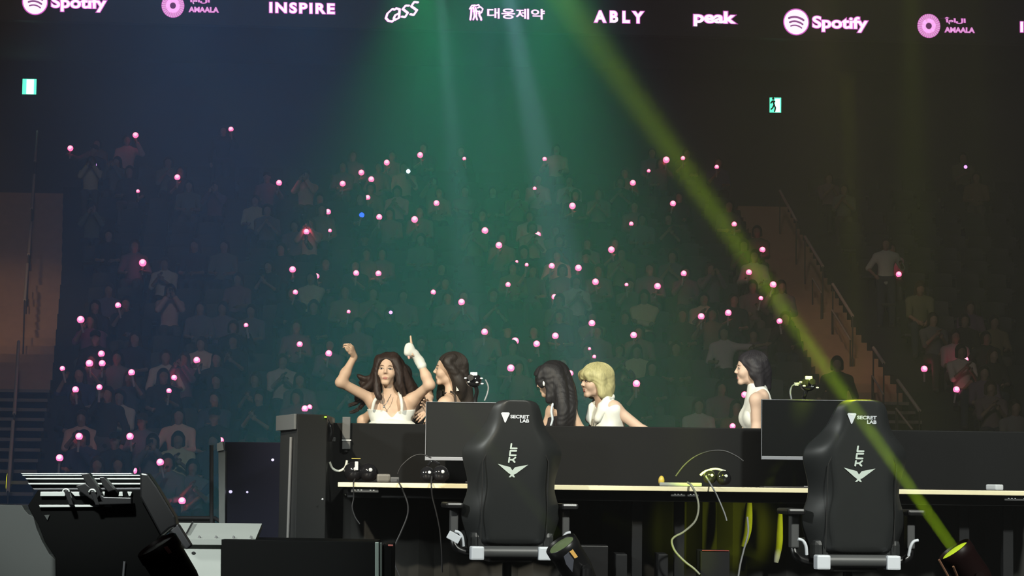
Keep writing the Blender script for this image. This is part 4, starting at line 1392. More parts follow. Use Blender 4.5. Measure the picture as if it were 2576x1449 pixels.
def sunburst(off):
    out = []
    n = 30
    for i in range(n):
        a = 2 * math.pi * i / n
        w = .020 + off * .3
        p = [(.30, -.02 - off * .2), (1 + off * .6, -.075 - off * .5), (1 + off * .6, .075 + off * .5), (.30, .02 + off * .2)]
        q = [Vector((x * math.cos(a) - y * math.sin(a), x * math.sin(a) + y * math.cos(a), 0)) for x, y in p]
        out.append((q, [(0, 1, 2, 3)]))
    ring = [Vector((r * math.cos(2 * math.pi * i / 40), r * math.sin(2 * math.pi * i / 40), 0)) for r in (.26, .62) for i in range(40)]
    out.append((ring, [(i, (i + 1) % 40, 40 + (i + 1) % 40, 40 + i) for i in range(40)]))
    return merge(*out)
T = lambda s, **k: (lambda off: text_mesh(s, off, **k))
def cass(off):
    w = .135 + off * 1.2
    G = []
    G.append(stroke([(.55, .86), (.40, .98), (.10, .70), (.02, .35), (.20, .05), (.45, -.08), (.50, .02)], w))
    G.append(stroke([(.62, .95), (.85, .80), (.85, .10), (.62, .0), (.52, .18), (.60, .40), (.85, .48)], w))
    G.append(stroke([(1.42, .90), (1.22, .98), (1.05, .75), (1.38, .32), (1.22, .02), (1.02, .14)], w))
    G.append(stroke([(1.98, .98), (1.74, 1.10), (1.58, .80), (1.95, .34), (1.76, .02), (1.55, .16)], w))
    v, f = merge(*G)
    return [Vector((p.x * 1.12 + p.y * .05, p.y * .82 + p.x * .30, 0)) for p in v], f
def bear(off):
    w = .075 + off * .8
    return merge(stroke([(.05, .70), (.20, .92), (.42, .95), (.30, .80), (.12, .72)], w), stroke([(.18, .72), (.15, .30), (.10, .02)], w * 1.5), stroke([(.32, .75), (.36, .50), (.38, .25), (.30, .02)], w * 1.3),
                 stroke([(.48, .92), (.66, .98), (.74, .85), (.60, .78)], w), stroke([(.46, .78), (.52, .45), (.50, .22), (.56, .02)], w * 1.3), stroke([(.78, .85), (.95, .72), (.86, .48), (.66, .42)], w),
                 stroke([(.72, .55), (.72, .28), (.82, .14), (.84, .02)], w * 1.5), stroke([(.30, .55), (.50, .60), (.68, .52)], w))
for dx, dy, lab in ((0, 0, 'left'), (1915, 51, 'right')):
    cx, cy = 88 + dx, 3.5 + dy
    h = on_screen('round_mark', disc(0, 0, 1), (cx - 33, cy - 34, cx + 33, cy + 34), m_halo, fr, .012)
    on_screen('lit_disc', disc(0, 0, 1), (cx - 30, cy - 31, cx + 30, cy + 31), m_glow, h, .022)
    on_screen('dark_arcs', arcs(0), (cx - 21, cy - 15, cx + 21, cy + 17), mat('unlit_mauve_pixels', (.2, .1, .2), .5, emit=(.45, .16, .42), estr=.7, sample=False), h, .030)
    mark('lettering', T('Spotify'), (129 + dx, -11 + dy, 268 + dx, 28 + dy), wide=.03, label=f'glowing Spotify lettering at the {lab}')
    h = on_screen('round_mark', disc(0, 0, .23), (435 + dx * .993 - 7, 13.5 + dy - 7, 435 + dx * .993 + 7, 13.5 + dy + 7), mat('unlit_plum_pixels', (.1, .03, .1), .5, emit=(.25, .04, .22), estr=.6, sample=False), fr, .022)
    mark('sunburst', sunburst, (407 + dx * .993, -16 + dy, 463 + dx * .993, 43 + dy), m_soft, 0, .05)
    mark('lettering', T('AMAALA'), (475 + dx * .993, 17 + dy, 550 + dx * .993, 30 + dy), m_soft, .03)
    mark('lettering', T('أمالا'), (474 + dx * .993, -8 + dy, 527 + dx * .993, 10 + dy), m_soft, .02)
mark('lettering', T('INSPIRE', space=1.25), (678, 5, 842, 32), wide=.035)
mark('lettering', T('INSPIRE', space=1.25), (2567, 54, 2731, 81), wide=.035)
mark('lettering', cass, (968, 1, 1054, 56), wide=0, extra=.04)
mark('bear_mark', bear, (1180, 10, 1216, 51), wide=0, extra=.05)
mark('lettering', T('대웅제약'), (1226, 20, 1370, 46), wide=.012, extra=.022)
mark('lettering', T('ABLY', space=1.6), (1495, 26, 1620, 56), wide=.05)
mark('lettering', T('peak'), (1745, 27, 1852, 66), wide=.04)

# green exit signs on the back wall
m_sign = mat('lit_green_sign', (.1, .6, .4), .5, emit=(0.10, 0.85, 0.50), estr=2.4, sample=False)
m_signw = mat('lit_white_sign', (.8, .9, .85), .5, emit=(0.75, 1.0, 0.90), estr=2.6, sample=False)
for (x0, y0, x1, y1, lab, tilt_) in ((56, 199, 92, 237, 'glowing green and white exit sign high on the wall at far left', 0), (1936, 246, 1965, 283, 'glowing green exit sign with running figure on the right wall', 1)):
    Yw = YW - .12
    a, b = at(x0, y1, Yw), at(x1, y0, Yw)
    c = (a + b) / 2
    w_, h_ = b.x - a.x, b.z - a.z
    t = thing('exit_sign', lab, 'sign', c + Vector((0, .06, 0)))
    MB().box((0, .0, 0), (w_ + .03, .12, h_ + .03), None, .01).build('housing', mat('dark_housing', (.05, .06, .06), .5), t)
    MB().box((0, -.065, 0), (w_, .012, h_)).build('lit_panel', m_sign, t)
    if tilt_ == 0:
        MB().box((.02, -.075, -.005), (w_ * .52, .012, h_ * .96)).build('white_band', m_signw, t)
    else:
        MB().box((.05, -.075, -.01), (w_ * .40, .012, h_ * .9)).build('white_door', m_signw, t)
        fig = MB()
        q = lambda x, z: Vector((x * w_, -.085, z * h_))
        for pts in ([(-.25, .30), (-.12, .02)], [(-.12, .02), (.0, -.2), (-.08, -.46)], [(-.12, .02), (-.25, -.2), (-.40, -.3)], [(-.25, .28), (-.42, .1)], [(-.22, .28), (-.02, .2)]):
            fig.tube([q(*p) for p in pts], .018, 6)
        fig.ball(q(-.2, .42), .028, 8, 6)
        fig.build('running_figure', mat('dark_green_figure', (.01, .08, .05), .6), t)
# ================================================================== the players' desk
m_cream = mat('cream_wood_edge', (0.95, 0.86, 0.56), 0.5, noise=0.06, nscale=12)
m_top = mat('dark_brown_worktop', (0.05, 0.035, 0.03), 0.45)
m_panel = mat('charcoal_desk_panel', (0.0055, 0.006, 0.0062), 0.6, spec=0.15, noise=0.08, nscale=2)
m_dgrey = mat('dark_grey_metal', (0.07, 0.072, 0.074), 0.5)
m_blk = mat('black_plastic', (0.010, 0.010, 0.011), 0.35)
m_gloss = mat('glossy_black_plastic', (0.012, 0.012, 0.014), 0.12, coat=0.6)
m_wht = mat('white_plastic', (0.75, 0.78, 0.80), 0.4)
YD, YDB, ZD = 14.6, 15.42, at(1400, 1219.5, 14.6).z
xl, xr = at(850, 1215, YD).x, at(2660, 1235, YD).x
dk = thing('player_desk', 'long players desk with a cream front edge and dark top', 'desk', ((xl + xr) / 2, YD, 0))
o1 = dk.location.copy()
def dbox(name, x0, x1, y0, y1, z0, z1, m, par=dk, bev=.004, o=None):
    o = o1 if o is None else o
    return MB().box(Vector(((x0 + x1) / 2, (y0 + y1) / 2, (z0 + z1) / 2)) - o, (x1 - x0, y1 - y0, z1 - z0), None, bev).build(name, m, par)
dbox('worktop', xl, xr, YD + .012, YDB, ZD - .030, ZD, m_top)
dbox('front_edge', xl, xr, YD, YD + .011, ZD - .030, ZD - .001, m_cream)
dbox('cable_tray', xl + .05, xr, YD + .12, YD + .40, ZD - .095, ZD - .031, m_blk)
for px in (1602, 1708, 2422, 2532):
    x = at(px, 1300, YD + .35).x
    dbox('leg', x - .032, x + .032, YD + .30, YD + .38, 0.0, ZD - .096, mat('leg_black_metal', (.012, .0125, .014), .5, spec=.2))
for px in (918, 1722, 2560):                 # small control strips under the front edge
    x = at(px, 1232, YD + .05).x
    c = dbox('control_strip', x - .085, x + .085, YD + .03, YD + .07, ZD - .062, ZD - .031, m_dgrey)
    for k, d in enumerate((-.06, -.04, -.02, .035, .055)):
        MB().box(Vector((x + d, YD + .028, ZD - .047)) - o1, (.009, .004, .006)).build('button', m_wht, c)
for px, py in ((1560, 1258), (1600, 1255), (1707, 1256), (2355, 1266), (2418, 1266), (872, 1244), (1003, 1251)):
    MB().ball(at(px, py, YD + .28) - o1, (.011, .01, .007), 10, 6).build('bolt', m_wht, dk, True)

# the tall charcoal panel along the far side of the desk
xp0 = at(832, 1065, 15.5).x
zp = at(1500, 1072.5, 15.5).z
ob = MB().box(((xp0 + xr) / 2, 15.5, zp / 2), (xr - xp0, .08, zp), None, .006).build('desk_front_panel', m_panel)
tag(ob, 'long charcoal panel closing the far side of the desk below the performers', 'panel')

# end cabinet at the left of the desk
f0, f1, f2, f3 = at(745, 1200, 14.62), at(820, 1200, 14.75), at(840, 1200, 15.6), at(703, 1200, 15.25)
ft = thing('end_cabinet', 'dark grey upright cabinet closing the left end of the desk', 'cabinet', (f0.x, f0.y, 0))
o2 = ft.location.copy()
zc = at(745, 1041, 14.62).z
def pz(p, z): return Vector((p.x, p.y, z)) - o2
MB().prism([pz(f0, 0), pz(f1, 0), pz(f2, 0), pz(f3, 0)], (0, 0, 1), zc).build('body', mat('dark_grey_cabinet_board', (.026, .027, .027), .5, spec=.3, noise=.08, nscale=3), ft, False, None, .006)
n_ = Vector((-(f3 - f0).y, (f3 - f0).x, 0)).normalized()
MB().prism([pz(f0 + n_ * .004, zc - .095), pz(f0 + n_ * .02, zc - .095), pz(f3 + n_ * .03, zc - .095), pz(f3 + n_ * .004, zc - .095)], (0, 0, 1), .095).build('lip', mat('mid_grey_metal', (.13, .135, .135), .5), ft, False, None, .003)
MB().tube([pz(lerp(f0, f3, .35) + n_ * .012, .02), pz(lerp(f0, f3, .22) + n_ * .012, zc - .14)], .010, 8).build('corner_strip', mat('pale_metal_strip', (.36, .35, .34), .35, .5), ft, True)
for px, py in ((751, 1153), (811, 1256), (749, 1264)):
    MB().ball(at(px, py, 14.63) - o2 + Vector((0, 0.02, 0)), (.007, .012, .006), 8, 6).build('screw', m_wht, ft, True)
MB().box(at(819, 1049, 14.73) - o2, (.014, .012, .008)).build('status_light', mat('green_status_light', (.3, .8, .05), .5, emit=(.35, .9, .03), estr=1.5), ft)
MB().tube(spline([at(x, y, 14.9) - o2 for x, y in ((823, 1052), (829, 1070), (832, 1090), (826, 1108))], 4), [.008] * 4 + [.020] * 5 + [.022] * 4, 8).build('hook_arm', m_blk, ft, True)
MB().box(at(833, 1105, 14.95) - o2, (.055, .03, .028), None, .004).build('hook_bracket', m_dgrey, ft)

# upright device clipped on the panel's edge
t = thing('clip_device', 'slim grey upright device clipped to the panel left of the monitor', 'device', at(872, 1132, 15.44))
o3 = t.location.copy()
a, b = at(861, 1104, 15.44), at(882, 1049, 15.44)
MB().box((a + b) / 2 - o3, (b.x - a.x, .035, b.z - a.z), None, .004).build('body', mat('slate_grey_plastic', (.115, .12, .12), .5), t)
a, b = at(861, 1130, 15.44), at(882, 1110, 15.44)
MB().box((a + b) / 2 - o3, (b.x - a.x, .040, b.z - a.z), None, .004).build('clamp', mat('slate_grey_plastic', (.1, .1, .1)), t)
MB().box(at(872, 1107, 15.43) - o3, (.058, .03, .008)).build('hinge', m_wht, t)
MB().cyl(at(870, 1132, 15.45) - o3, at(870, 1137, 15.45) - o3, .018, n=10).build('knob_or_glint', m_blk, t, True)

# monitors
m_scr = mat('switched_off_screen', (0.015, 0.0165, 0.017), 0.4, spec=0.22)
m_bez = mat('pale_grey_bezel', (0.30, 0.31, 0.34), 0.4)
def monitor(x0, y0, x1, y1, Y, label, m_s):
    a, b = at(x0, y1, Y), at(x1, y0, Y)
    c = (a + b) / 2
    w, h = b.x - a.x, b.z - a.z
    t = thing('monitor', label, 'monitor', (c.x, Y, ZD), 0, 'monitors on the desk')
    z = c.z - ZD
    MB().box((0, .022, z), (w, .035, h), None, .004).build('casing', m_blk, t)
    MB().box((0, .003, z + .012), (w - .008, .004, h - .028)).build('screen', m_s, t)
    MB().box((0, .000, z - h / 2 + .012), (w, .012, .022), None, .002).build('lower_bezel', m_bez, t)
    MB().box((0, -.0005, z + h / 2 - .002), (w, .008, .003)).build('top_edge', m_bez, t)
    for s in (-1, 1): MB().box((s * (w / 2 - .002), -.0005, z), (.003, .008, h)).build('side_edge', m_bez, t)
    MB().box((.12, .07, z / 2 + .02), (.075, .03, z + .04), None, .008).build('stand_neck', mat('silver_grey_stand', (.20, .20, .22), .4, .3), t)
    MB().box((.12, .04, .006), (.26, .18, .011), None, .004).build('stand_foot', m_blk, t)
    return t
monitor(1069, 1013, 1285, 1158, 15.12, 'dark blank monitor on the desk left of the nearer left gaming chair', m_scr)
monitor(1915, 1007, 2131, 1156, 15.12, 'dark blank monitor on the desk left of the right gaming chair', mat('black_screen', (0.006, 0.007, 0.0075), 0.35, spec=0.15))

# small cameras on stalks above the monitors
def webcam(px, py, foot, Y, label, flip):
    c = at(px, py, Y)
    f = at(*foot, Y + .03)
    t = thing('desk_camera', label, 'camera', f)
    o = t.location.copy()
    MB().ball(c - o, (.050, .045, .045), 18, 12).build('body', m_gloss, t, True)
    MB().cyl(c - o + Vector((-.015 * flip, -.035, .012)), c - o + Vector((-.02 * flip, -.062, .016)), .022, .020, 16).build('lens', m_gloss, t, True)
    MB().box(c - o + Vector((0, -.02, .040)), (.045, .03, .022), None, .005).build('top_light', m_wht, t)
    for dx, dz in ((-.052, .012), (-.03, -.012), (.02, -.014), (.054, -.022)):
        MB().ball(c - o + Vector((dx, -.038, dz)), (.010, .006, .006), 8, 6).build('knob_or_glint', m_wht, t, True)  # white highlights of the glossy body, made as small white balls
    MB().tube(spline([c - o + Vector((.01 * flip, .0, -.03)), c - o + Vector((.02 * flip, .01, -.07)), Vector((0, 0, .02)), Vector((0, 0, -.02))], 4), .013, 8).build('stalk', m_blk, t, True)
    MB().box((0, .0, -.02), (.07, .06, .03), None, .006).build('clip', m_blk, t)
    return t, o
t, o = webcam(1192, 957, (1196, 1011), 15.16, 'small black camera on a stalk above the left monitor', 1)
MB().ball(at(1211, 952, 15.14) - o, (.010, .006, .006), 8, 6).build('white_glint', m_wht, t, True)  # one more highlight, made as a white ball
MB().tube(spline([at(x, y, 15.18) - o for x, y in ((1221, 955), (1228, 972), (1226, 990), (1219, 1008))], 5), .005, 8).build('cable', mat('grey_cable', (.30, .31, .32), .5), t, True)
t, o = webcam(2033, 967, (2022, 1006), 15.16, 'small black camera above the right monitor, lit yellow', -1)
MB().box(at(2006, 964, 15.14) - o, (.042, .02, .006)).box(at(2004, 969, 15.14) - o, (.02, .02, .005)).build('white_glint', m_wht, t)  # bright highlights beside the body, made as small white blocks
MB().tube(spline([at(x, y, 15.18) - o for x, y in ((2012, 966), (1995, 970), (1988, 985), (1991, 1004))], 5), .006, 8).build('cable', mat('grey_cable', (.3, .31, .32), .5), t, True)

# headphones lying on the desk
def headset(px, py, Y, label, band, cups, band_m):
    b = at(px, py, Y)
    t = thing('headphones', label, 'headphones', (b.x, Y, ZD), 0, 'headphones on the desk')
    o = t.location.copy()
    for (x, y, r) in cups:
        c = at(x, y, Y) - o
        cp = MB().ball(c, (r, r * .9, r), 16, 10).build('ear_cup', m_gloss, t, True)
        MB().ball(c + Vector((r * .30, -r * .80, r * .25)), (r * .22, r * .12, r * .22), 8, 6).build('silver_button', m_wht, cp, True)
        MB().ball(c + Vector((r * .3, .02, -r * .1)), (r * .8, r * .8, r * .85), 12, 8).build('ear_pad', m_blk, cp, True)
    MB().tube(spline([at(x, y, Y + d) - o for x, y, d in band], 5), .008, 8).build('headband', band_m, t, True)
    return t, o
t, o = headset(905, 1205, 14.95, 'large headphones with a white curved band beside the end cabinet', [(829, 1162, 0), (836, 1178, 0), (852, 1185, 0), (868, 1176, 0), (873, 1158, 0)], [(888, 1186, .060), (926, 1188, .058)], mat('pale_band', (.78, .80, .70), .4))
MB().box(at(897, 1172, 14.9) - o, (.022, .02, .055), None, .004).build('silver_yoke', m_wht, t)
MB().box(at(896, 1153.5, 14.93) - o, (.055, .02, .006)).build('gold_trim', mat('gold_trim', (.45, .38, .08), .4), t)
headset(1092, 1205, 14.92, 'black round headphones on the desk below the left monitor', [(1076, 1172, .1), (1088, 1160, .12), (1105, 1168, .1)], [(1075, 1193, .048), (1108, 1192, .052)], m_gloss)
headset(1800, 1208, 14.95, 'black headphones lit yellow on the desk between the chairs', [(1762, 1196, 0), (1775, 1186, 0), (1800, 1180, .02), (1825, 1186, .02)], [(1785, 1200, .042), (1820, 1202, .046)], mat('pale_band', (.7, .7, .6)))
# little things on the desk
def lump(name, label, cat, px, py, Y, d, m, rot=0.0):
    p = at(px, py, Y)
    t = MB().box((0, 0, d[2] / 2), d, None, min(d) * .25).build(name, m)
    t.location = (p.x, Y, ZD + .0005)
    t.rotation_euler.z = rot
    return tag(t, label, cat)
lump('cable_box', 'small grey box right of the large white-banded headphones', 'box', 965, 1200, 14.85, (.085, .06, .052), mat('taupe_plastic', (.15, .14, .12), .5), .1)
lump('computer_mouse', 'dark mouse beside the small grey box on the desk', 'mouse', 994, 1205, 14.82, (.055, .09, .034), m_dgrey)
lump('keyboard', 'low keyboard near the cream edge, left of the yellow-lit headphones', 'keyboard', 1712, 1214, 14.80, (.26, .11, .022), mat('grey_key_plastic', (.34, .36, .33), .4), -.05)
lump('computer_mouse', 'pale mouse at the right end of the desk', 'mouse', 2502, 1222, 14.80, (.060, .10, .036), m_wht, .5)
t = MB().ball((0, 0, .032), (.020, .020, .032), 12, 8).build('small_bottle', mat('amber_plastic', (.55, .40, .08), .4), None, True)
t.location = (at(1664, 1196, 15.0).x, 15.0, ZD)
tag(t, 'small amber bottle left of the keyboard on the desk', 'bottle')
t = MB().box((0, 0, 0), (.30, .012, .20), Matrix.Rotation(R(-8), 3, 'X'), .003)
o4 = lump('mouse_mat', 'thin dark mat under the right monitor', 'mat', 1985, 1216, 14.86, (.34, .26, .006), mat('dark_mat', (.09, .08, .075), .8))

# cables hanging from the desk
m_cab = mat('black_cable', (.03, .03, .032), .4)
def cable(pts, Y, r, label, m=m_cab):
    q = spline([at(x, y, Y + (d[0] if d else 0)) for x, y, *d in pts], 6)
    o = MB().tube(q, r, 8).build('cable', m, None, True)
    return tag(o, label, 'cable', 'cables at the desk')
cable([(893, 1205, .2), (889, 1217, -.02), (890, 1250), (886, 1275), (893, 1300), (905, 1318)], 14.59, .004, 'thin black cable hanging below the large headphones')
cable([(1000, 1208, .2), (1005, 1217, -.02), (1016, 1240), (1026, 1270), (1024, 1300), (1008, 1340), (993, 1375), (991, 1410), (1003, 1445), (1015, 1470)], 14.57, .005, 'black cable looping from the mouse down to the floor')
cable([(1086, 1199, .15), (1085, 1218, -.02), (1088, 1250), (1098, 1290), (1106, 1330), (1110, 1370), (1112, 1405), (1112, 1440)], 14.56, .005, 'black cable hanging straight down beside the left chair')
cable([(1000, 1192), (1010, 1172), (1035, 1150), (1060, 1143), (1085, 1152)], 15.0, .004, 'thin black cable arching over the desk behind the mouse')
cable([(1700, 1198), (1722, 1170), (1750, 1148), (1785, 1135), (1820, 1134), (1850, 1146), (1870, 1160)], 15.0, .006, 'black cable in a wide arch above the yellow-lit headphones')
cable([(1730, 1214, .1), (1740, 1222, -.01), (1753, 1250), (1757, 1280), (1748, 1312), (1720, 1338), (1698, 1350), (1690, 1362), (1698, 1386), (1722, 1412), (1745, 1430), (1760, 1445)], 14.56, .007, 'curly cable lit yellow, hanging below the keyboard', mat('grey_green_cable', (.35, .36, .28), .4))
cable([(1776, 1199, .2), (1790, 1222, -.02), (1805, 1250), (1822, 1290), (1828, 1310)], 14.57, .005, 'grey cable slanting down from the yellow-lit headphones', mat('grey_cable', (.3, .31, .32)))
cable([(1880, 1300), (1882, 1340), (1872, 1380), (1862, 1420), (1856, 1460)], 14.75, .006, 'grey cable hanging in front of the yellow cloth', mat('grey_cable', (.3, .31, .32)))

# computers and boxes under the desk
def under(name, label, cat, x0, y0, x1, Y, dep, m):
    a, b = at(x0, y0, Y), at(x1, y0, Y)
    o = MB().box(((a.x + b.x) / 2, Y + dep / 2, a.z / 2), (b.x - a.x, dep, a.z), None, .006).build(name, m)
    return tag(o, label, cat)
m_pc = mat('graphite_case', (.014, .0145, .016), .5, spec=.2)
under('computer_tower', 'black computer tower under the desk with gold letters on its side', 'computer', 1455, 1372, 1530, 14.8, .4, m_blk)
under('computer_tower', 'narrow dark computer tower just left of the first desk leg', 'computer', 1549, 1394, 1578, 14.75, .4, m_pc)
under('computer_tower', 'narrow dark computer tower between the two desk legs', 'computer', 1656, 1394, 1681, 14.75, .4, m_pc)
pc = under('equipment_case', 'dark equipment case with a thin red top edge under the desk', 'case', 1762, 1386, 1836, 14.7, .35, m_pc)
a, b = at(1766, 1385, 14.695), at(1834, 1385, 14.695)
MB().box((a + b) / 2, (b.x - a.x, .006, .006)).build('red_edge', mat('red_trim', (.35, .06, .05), .5), pc)
lt = text_mesh('SIS', .015)
A = at(1480, 1449 + 4, 14.79)
lv = [A + Vector((-p.y * .048 + .015, -.004, p.x * .042)) for p in lt[0]]
bpy.data.objects['computer_tower'].name = 'computer_tower'
link_mesh('gold_letters', lv, lt[1], mat('gold_letter_paint', (.42, .36, .16), .4), bpy.data.objects['computer_tower'])
# dark backcloth hanging behind the desk legs, and the yellow-lit cloth fold
cv = MB()
n = 90
x0_, x1_ = xp0 + .1, xr
vs = []
for k in range(n + 1):
    x = x0_ + (x1_ - x0_) * k / n
    y = 15.36 + .025 * math.sin(k * 1.7) + .012 * math.sin(k * .63)
    vs += [(x, y, .02), (x, y, ZD - .05), (x, y + .02, .02), (x, y + .02, ZD - .05)]
fs = []
for k in range(n):
    a = k * 4
    fs += [(a, a + 4, a + 5, a + 1), (a + 2, a + 3, a + 7, a + 6), (a + 1, a + 5, a + 7, a + 3), (a, a + 2, a + 6, a + 4)]
o = cv.add(vs, fs).build('desk_backcloth', mat('black_backcloth', (.030, .030, .028), .9), None, True)
tag(o, 'black pleated cloth hanging behind the desk legs', 'curtain')
def fold(pts, w, label):
    q = spline([at(x, y, 15.15) for x, y in pts], 6)
    o = MB().tube(q, [w * (.5 + .5 * math.sin(math.pi * (i + 1) / (len(q) + 1))) for i in range(len(q))], 10).build('cloth_strip', mat('grey_cloth', (.30, .30, .26), .9), None, True)
    return tag(o, label, 'cloth')
fold([(1884, 1260), (1882, 1300), (1878, 1340), (1868, 1375)], .030, 'hanging cloth strip lit yellow, under the middle of the desk')
fold([(1962, 1290), (1960, 1340), (1958, 1375), (1952, 1415)], .026, 'hanging cloth strip lit yellow, beside the right chair arm')
# ================================================================== the two gaming chairs
m_lea = mat('charcoal_synthetic_leather', (0.023, 0.025, 0.0255), 0.42, spec=0.35, noise=0.06, nscale=14, bump=0.03)
m_emb = mat('white_embroidery', (0.66, 0.76, 0.70), 0.6)
m_logo = mat('white_headrest_print', (0.74, 0.78, 0.84), 0.5)
PROF = [(1.262, 0.078), (1.254, 0.1092), (1.235, 0.1332), (1.2, 0.1488), (1.16, 0.1633), (1.12, 0.1789), (1.08, 0.2029), (1.04, 0.2453), (1.01, 0.2755), (0.985, 0.2916), (0.955, 0.3002), (0.92, 0.2992), (0.86, 0.2819), (0.8, 0.2647), (0.74, 0.2604), (0.7, 0.269), (0.65, 0.2884), (0.6, 0.2992), (0.55, 0.2949), (0.5, 0.2755), (0.45, 0.2604), (0.4, 0.254)]
def back_y(u, z):                           # rear face of the backrest across (u) and up (z)
    a = max(0.0, abs(u) - .52) / .48
    wing = .16 if z < 1.02 else .16 - .11 * min(1, (z - 1.02) / .2)
    return -.125 - .10 * (z - .4) + wing * a ** 1.7
def gaming_chair(cx, Y, rz, label, plate=False):
    t = thing('gaming_chair', label, 'chair', (at(cx, 1200, Y).x, Y, 0), rz, 'gaming chairs at the desk')
    N = 33
    vs, fs = [], []
    for z, w in PROF:
        ring = []
        for k in range(N):
            u = k / (N - 1) * 2 - 1
            ring.append((w * math.sin(u * math.pi / 2) if abs(u) < 1 else w * u, back_y(math.sin(u * math.pi / 2), z), z))
        th = .085 if z < 1.2 else .085 - .05 * (z - 1.2) / .062
        for k in range(N - 1, -1, -1):
            u = k / (N - 1) * 2 - 1
            su = math.sin(u * math.pi / 2)
            ring.append((w * .97 * su, back_y(su, z) + th * (1 - .55 * abs(su) ** 3) + .004, z))
        vs += ring
    M_ = 2 * N
    for i in range(len(PROF) - 1):
        for k in range(M_):
            fs.append((i * M_ + k, i * M_ + (k + 1) % M_, (i + 1) * M_ + (k + 1) % M_, (i + 1) * M_ + k))
    fs += [tuple(range(M_)), tuple(range((len(PROF) - 1) * M_, len(PROF) * M_))]
    b = MB().add(vs, fs).build('backrest', m_lea, t, True)
    sd = b.modifiers.new('soft', 'SUBSURF'); sd.levels = sd.render_levels = 1
    # seams at the foot of the headrest and along the side bolsters
    for s in (-1, 1):
        MB().tube([(s * .150 * (1 + .3 * (z < 1.0)), back_y(.62, z) - .001, z) for z in (1.0, .9, .8, .7, .6, .5, .42)], .003, 6).build('seam', mat('dark_seam', (.02, .02, .02), .8), b, True)
    # prints
    def P(x, z, lift=.004): return Vector((x - .020, back_y(0, z) - lift, z))
    def flat(name, polys, m, lift=.0045):
        v, f = polys
        return link_mesh(name, [P(p.x, p.y, lift + p.z) for p in v], f, m, b)
    tri = ([Vector(v + (0,)) for v in [(-.078, 1.180), (-.072, 1.186), (-.032, 1.186), (-.026, 1.180), (-.049, 1.127), (-.055, 1.127)]], [(0, 1, 2, 3, 4, 5)])
    flat('triangle_mark', tri, m_logo)
    tr2 = ([Vector(v + (0,)) for v in [(-.068, 1.181), (-.036, 1.181), (-.046, 1.173), (-.058, 1.173)]], [(0, 1, 2, 3)])
    flat('triangle_facet', tr2, mat('white_highlight_print', (.9, .92, .94), .4), .0055)
    for s, (x0, z0, x1, z1) in (('SECRET', (-.022, 1.152, .090, 1.172)), ('LAB', (.036, 1.128, .090, 1.148))):
        v, f = text_mesh(s, .035)
        ax, bx = min(p.x for p in v), max(p.x for p in v)
        ay, by = min(p.y for p in v), max(p.y for p in v)
        v = [Vector((x0 + (p.x - ax) / (bx - ax) * (x1 - x0), z0 + (p.y - ay) / (by - ay) * (z1 - z0), 0)) for p in v]
        flat('lettering', (v, f), m_logo)
    w_ = .010
    x0, x1 = -.017, .018
    k = lambda pts, z: stroke([(x0 + px * (x1 - x0), z + pz * .026) for px, pz in pts], w_)
    sl = .004
    def slant(vf): return [Vector((p.x + (p.y - .955) * .12, p.y, p.z)) for p in vf[0]], vf[1]
    flat('letter_l', slant(k([(0, 1), (0, 0), (1, 0)], .976)), m_emb)
    flat('letter_c', slant(k([(1, 1), (0, 1), (0, 0), (1, 0)], .936)), m_emb)
    flat('letter_k', slant(merge(k([(0, 1), (0, 0)], .896), k([(0, .5), (.6, .5), (1, 1)], .896), k([(.6, .5), (1, 0)], .896))), m_emb)
    e = [(2124.6, 1179), (2158, 1187.5), (2163.4, 1196), (2170, 1187.5), (2204.5, 1180.5), (2173, 1204.5), (2167, 1207), (2171, 1214), (2166, 1214), (2163, 1210.5), (2159, 1214), (2154, 1214), (2159.6, 1207), (2153.5, 1203)]
    flat('wing_emblem', ([Vector(((x - 2164) / 440, 1.262 - (y - 1010) / 448, 0)) for x, y in e], [(0, 1, 2, 13), (2, 3, 4, 5), (2, 5, 6, 12), (13, 2, 12), (12, 6, 7, 8, 9), (12, 9, 10, 11)]), m_emb)
    # base bar of the backrest with its two white caps
    MB().cyl((-.20, -.125, .368), (.20, -.125, .368), .036, n=16).build('backrest_bar', mat('grey_bar', (.075, .078, .08), .45), t, True)
    for s in (-1, 1):
        MB().box((s * .200 - .020, -.135, .362), (.078, .085, .080), None, .010).build('end_cap', mat('white_cap_plastic', (.72, .76, .82), .45), t)
    # seat, armrests, gas lift, star base with castors
    MB().box((0, .17, .43), (.50, .50, .11), None, .03).build('seat', m_lea, t)
    MB().box((0, .12, .33), (.26, .30, .05), None, .01).build('tilt_mechanism', m_blk, t)
    for s in (-1, 1):
        MB().box((s * .345, .06, .638), (.105, .26, .034), None, .014).build('arm_pad', m_blk, t)
        MB().box((s * .335, .04, .53), (.045, .07, .19), None, .008).build('arm_post', m_dgrey, t)
        MB().tube(spline([(s * .335, .04, .44), (s * .325, .02, .39), (s * .26, .02, .36), (s * .12, .05, .345)], 4), .022, 8).build('arm_bracket', m_blk, t, True)
        lv = MB().tube(spline([(s * .292, -.08, .40), (s * .300, -.09, .45), (s * .318, -.09, .478), (s * .345, -.09, .486)], 5), .009, 8).build('recline_hinge', mat('white_cap_plastic', (.7, .75, .8)), t, True)
    MB().cyl((0, .12, .10), (0, .12, .31), .028, n=16).build('gas_lift', m_blk, t, True)
    for k in range(5):
        a = 2 * math.pi * k / 5 + .3
        d = Vector((math.cos(a), math.sin(a), 0))
        p = Vector((0, .12, .115))
        L = MB().tube([p, p + d * .16 + Vector((0, 0, -.015)), p + d * .32 + Vector((0, 0, -.05))], [.034, .028, .022], 8).build('base_leg', m_blk, t, True)
        w = p + d * .31
        w.z = .028
        q = Vector((-d.y, d.x, 0))
        MB().cyl(w - q * .022, w + q * .022, .028, n=14).build('castor', m_gloss, L, True)
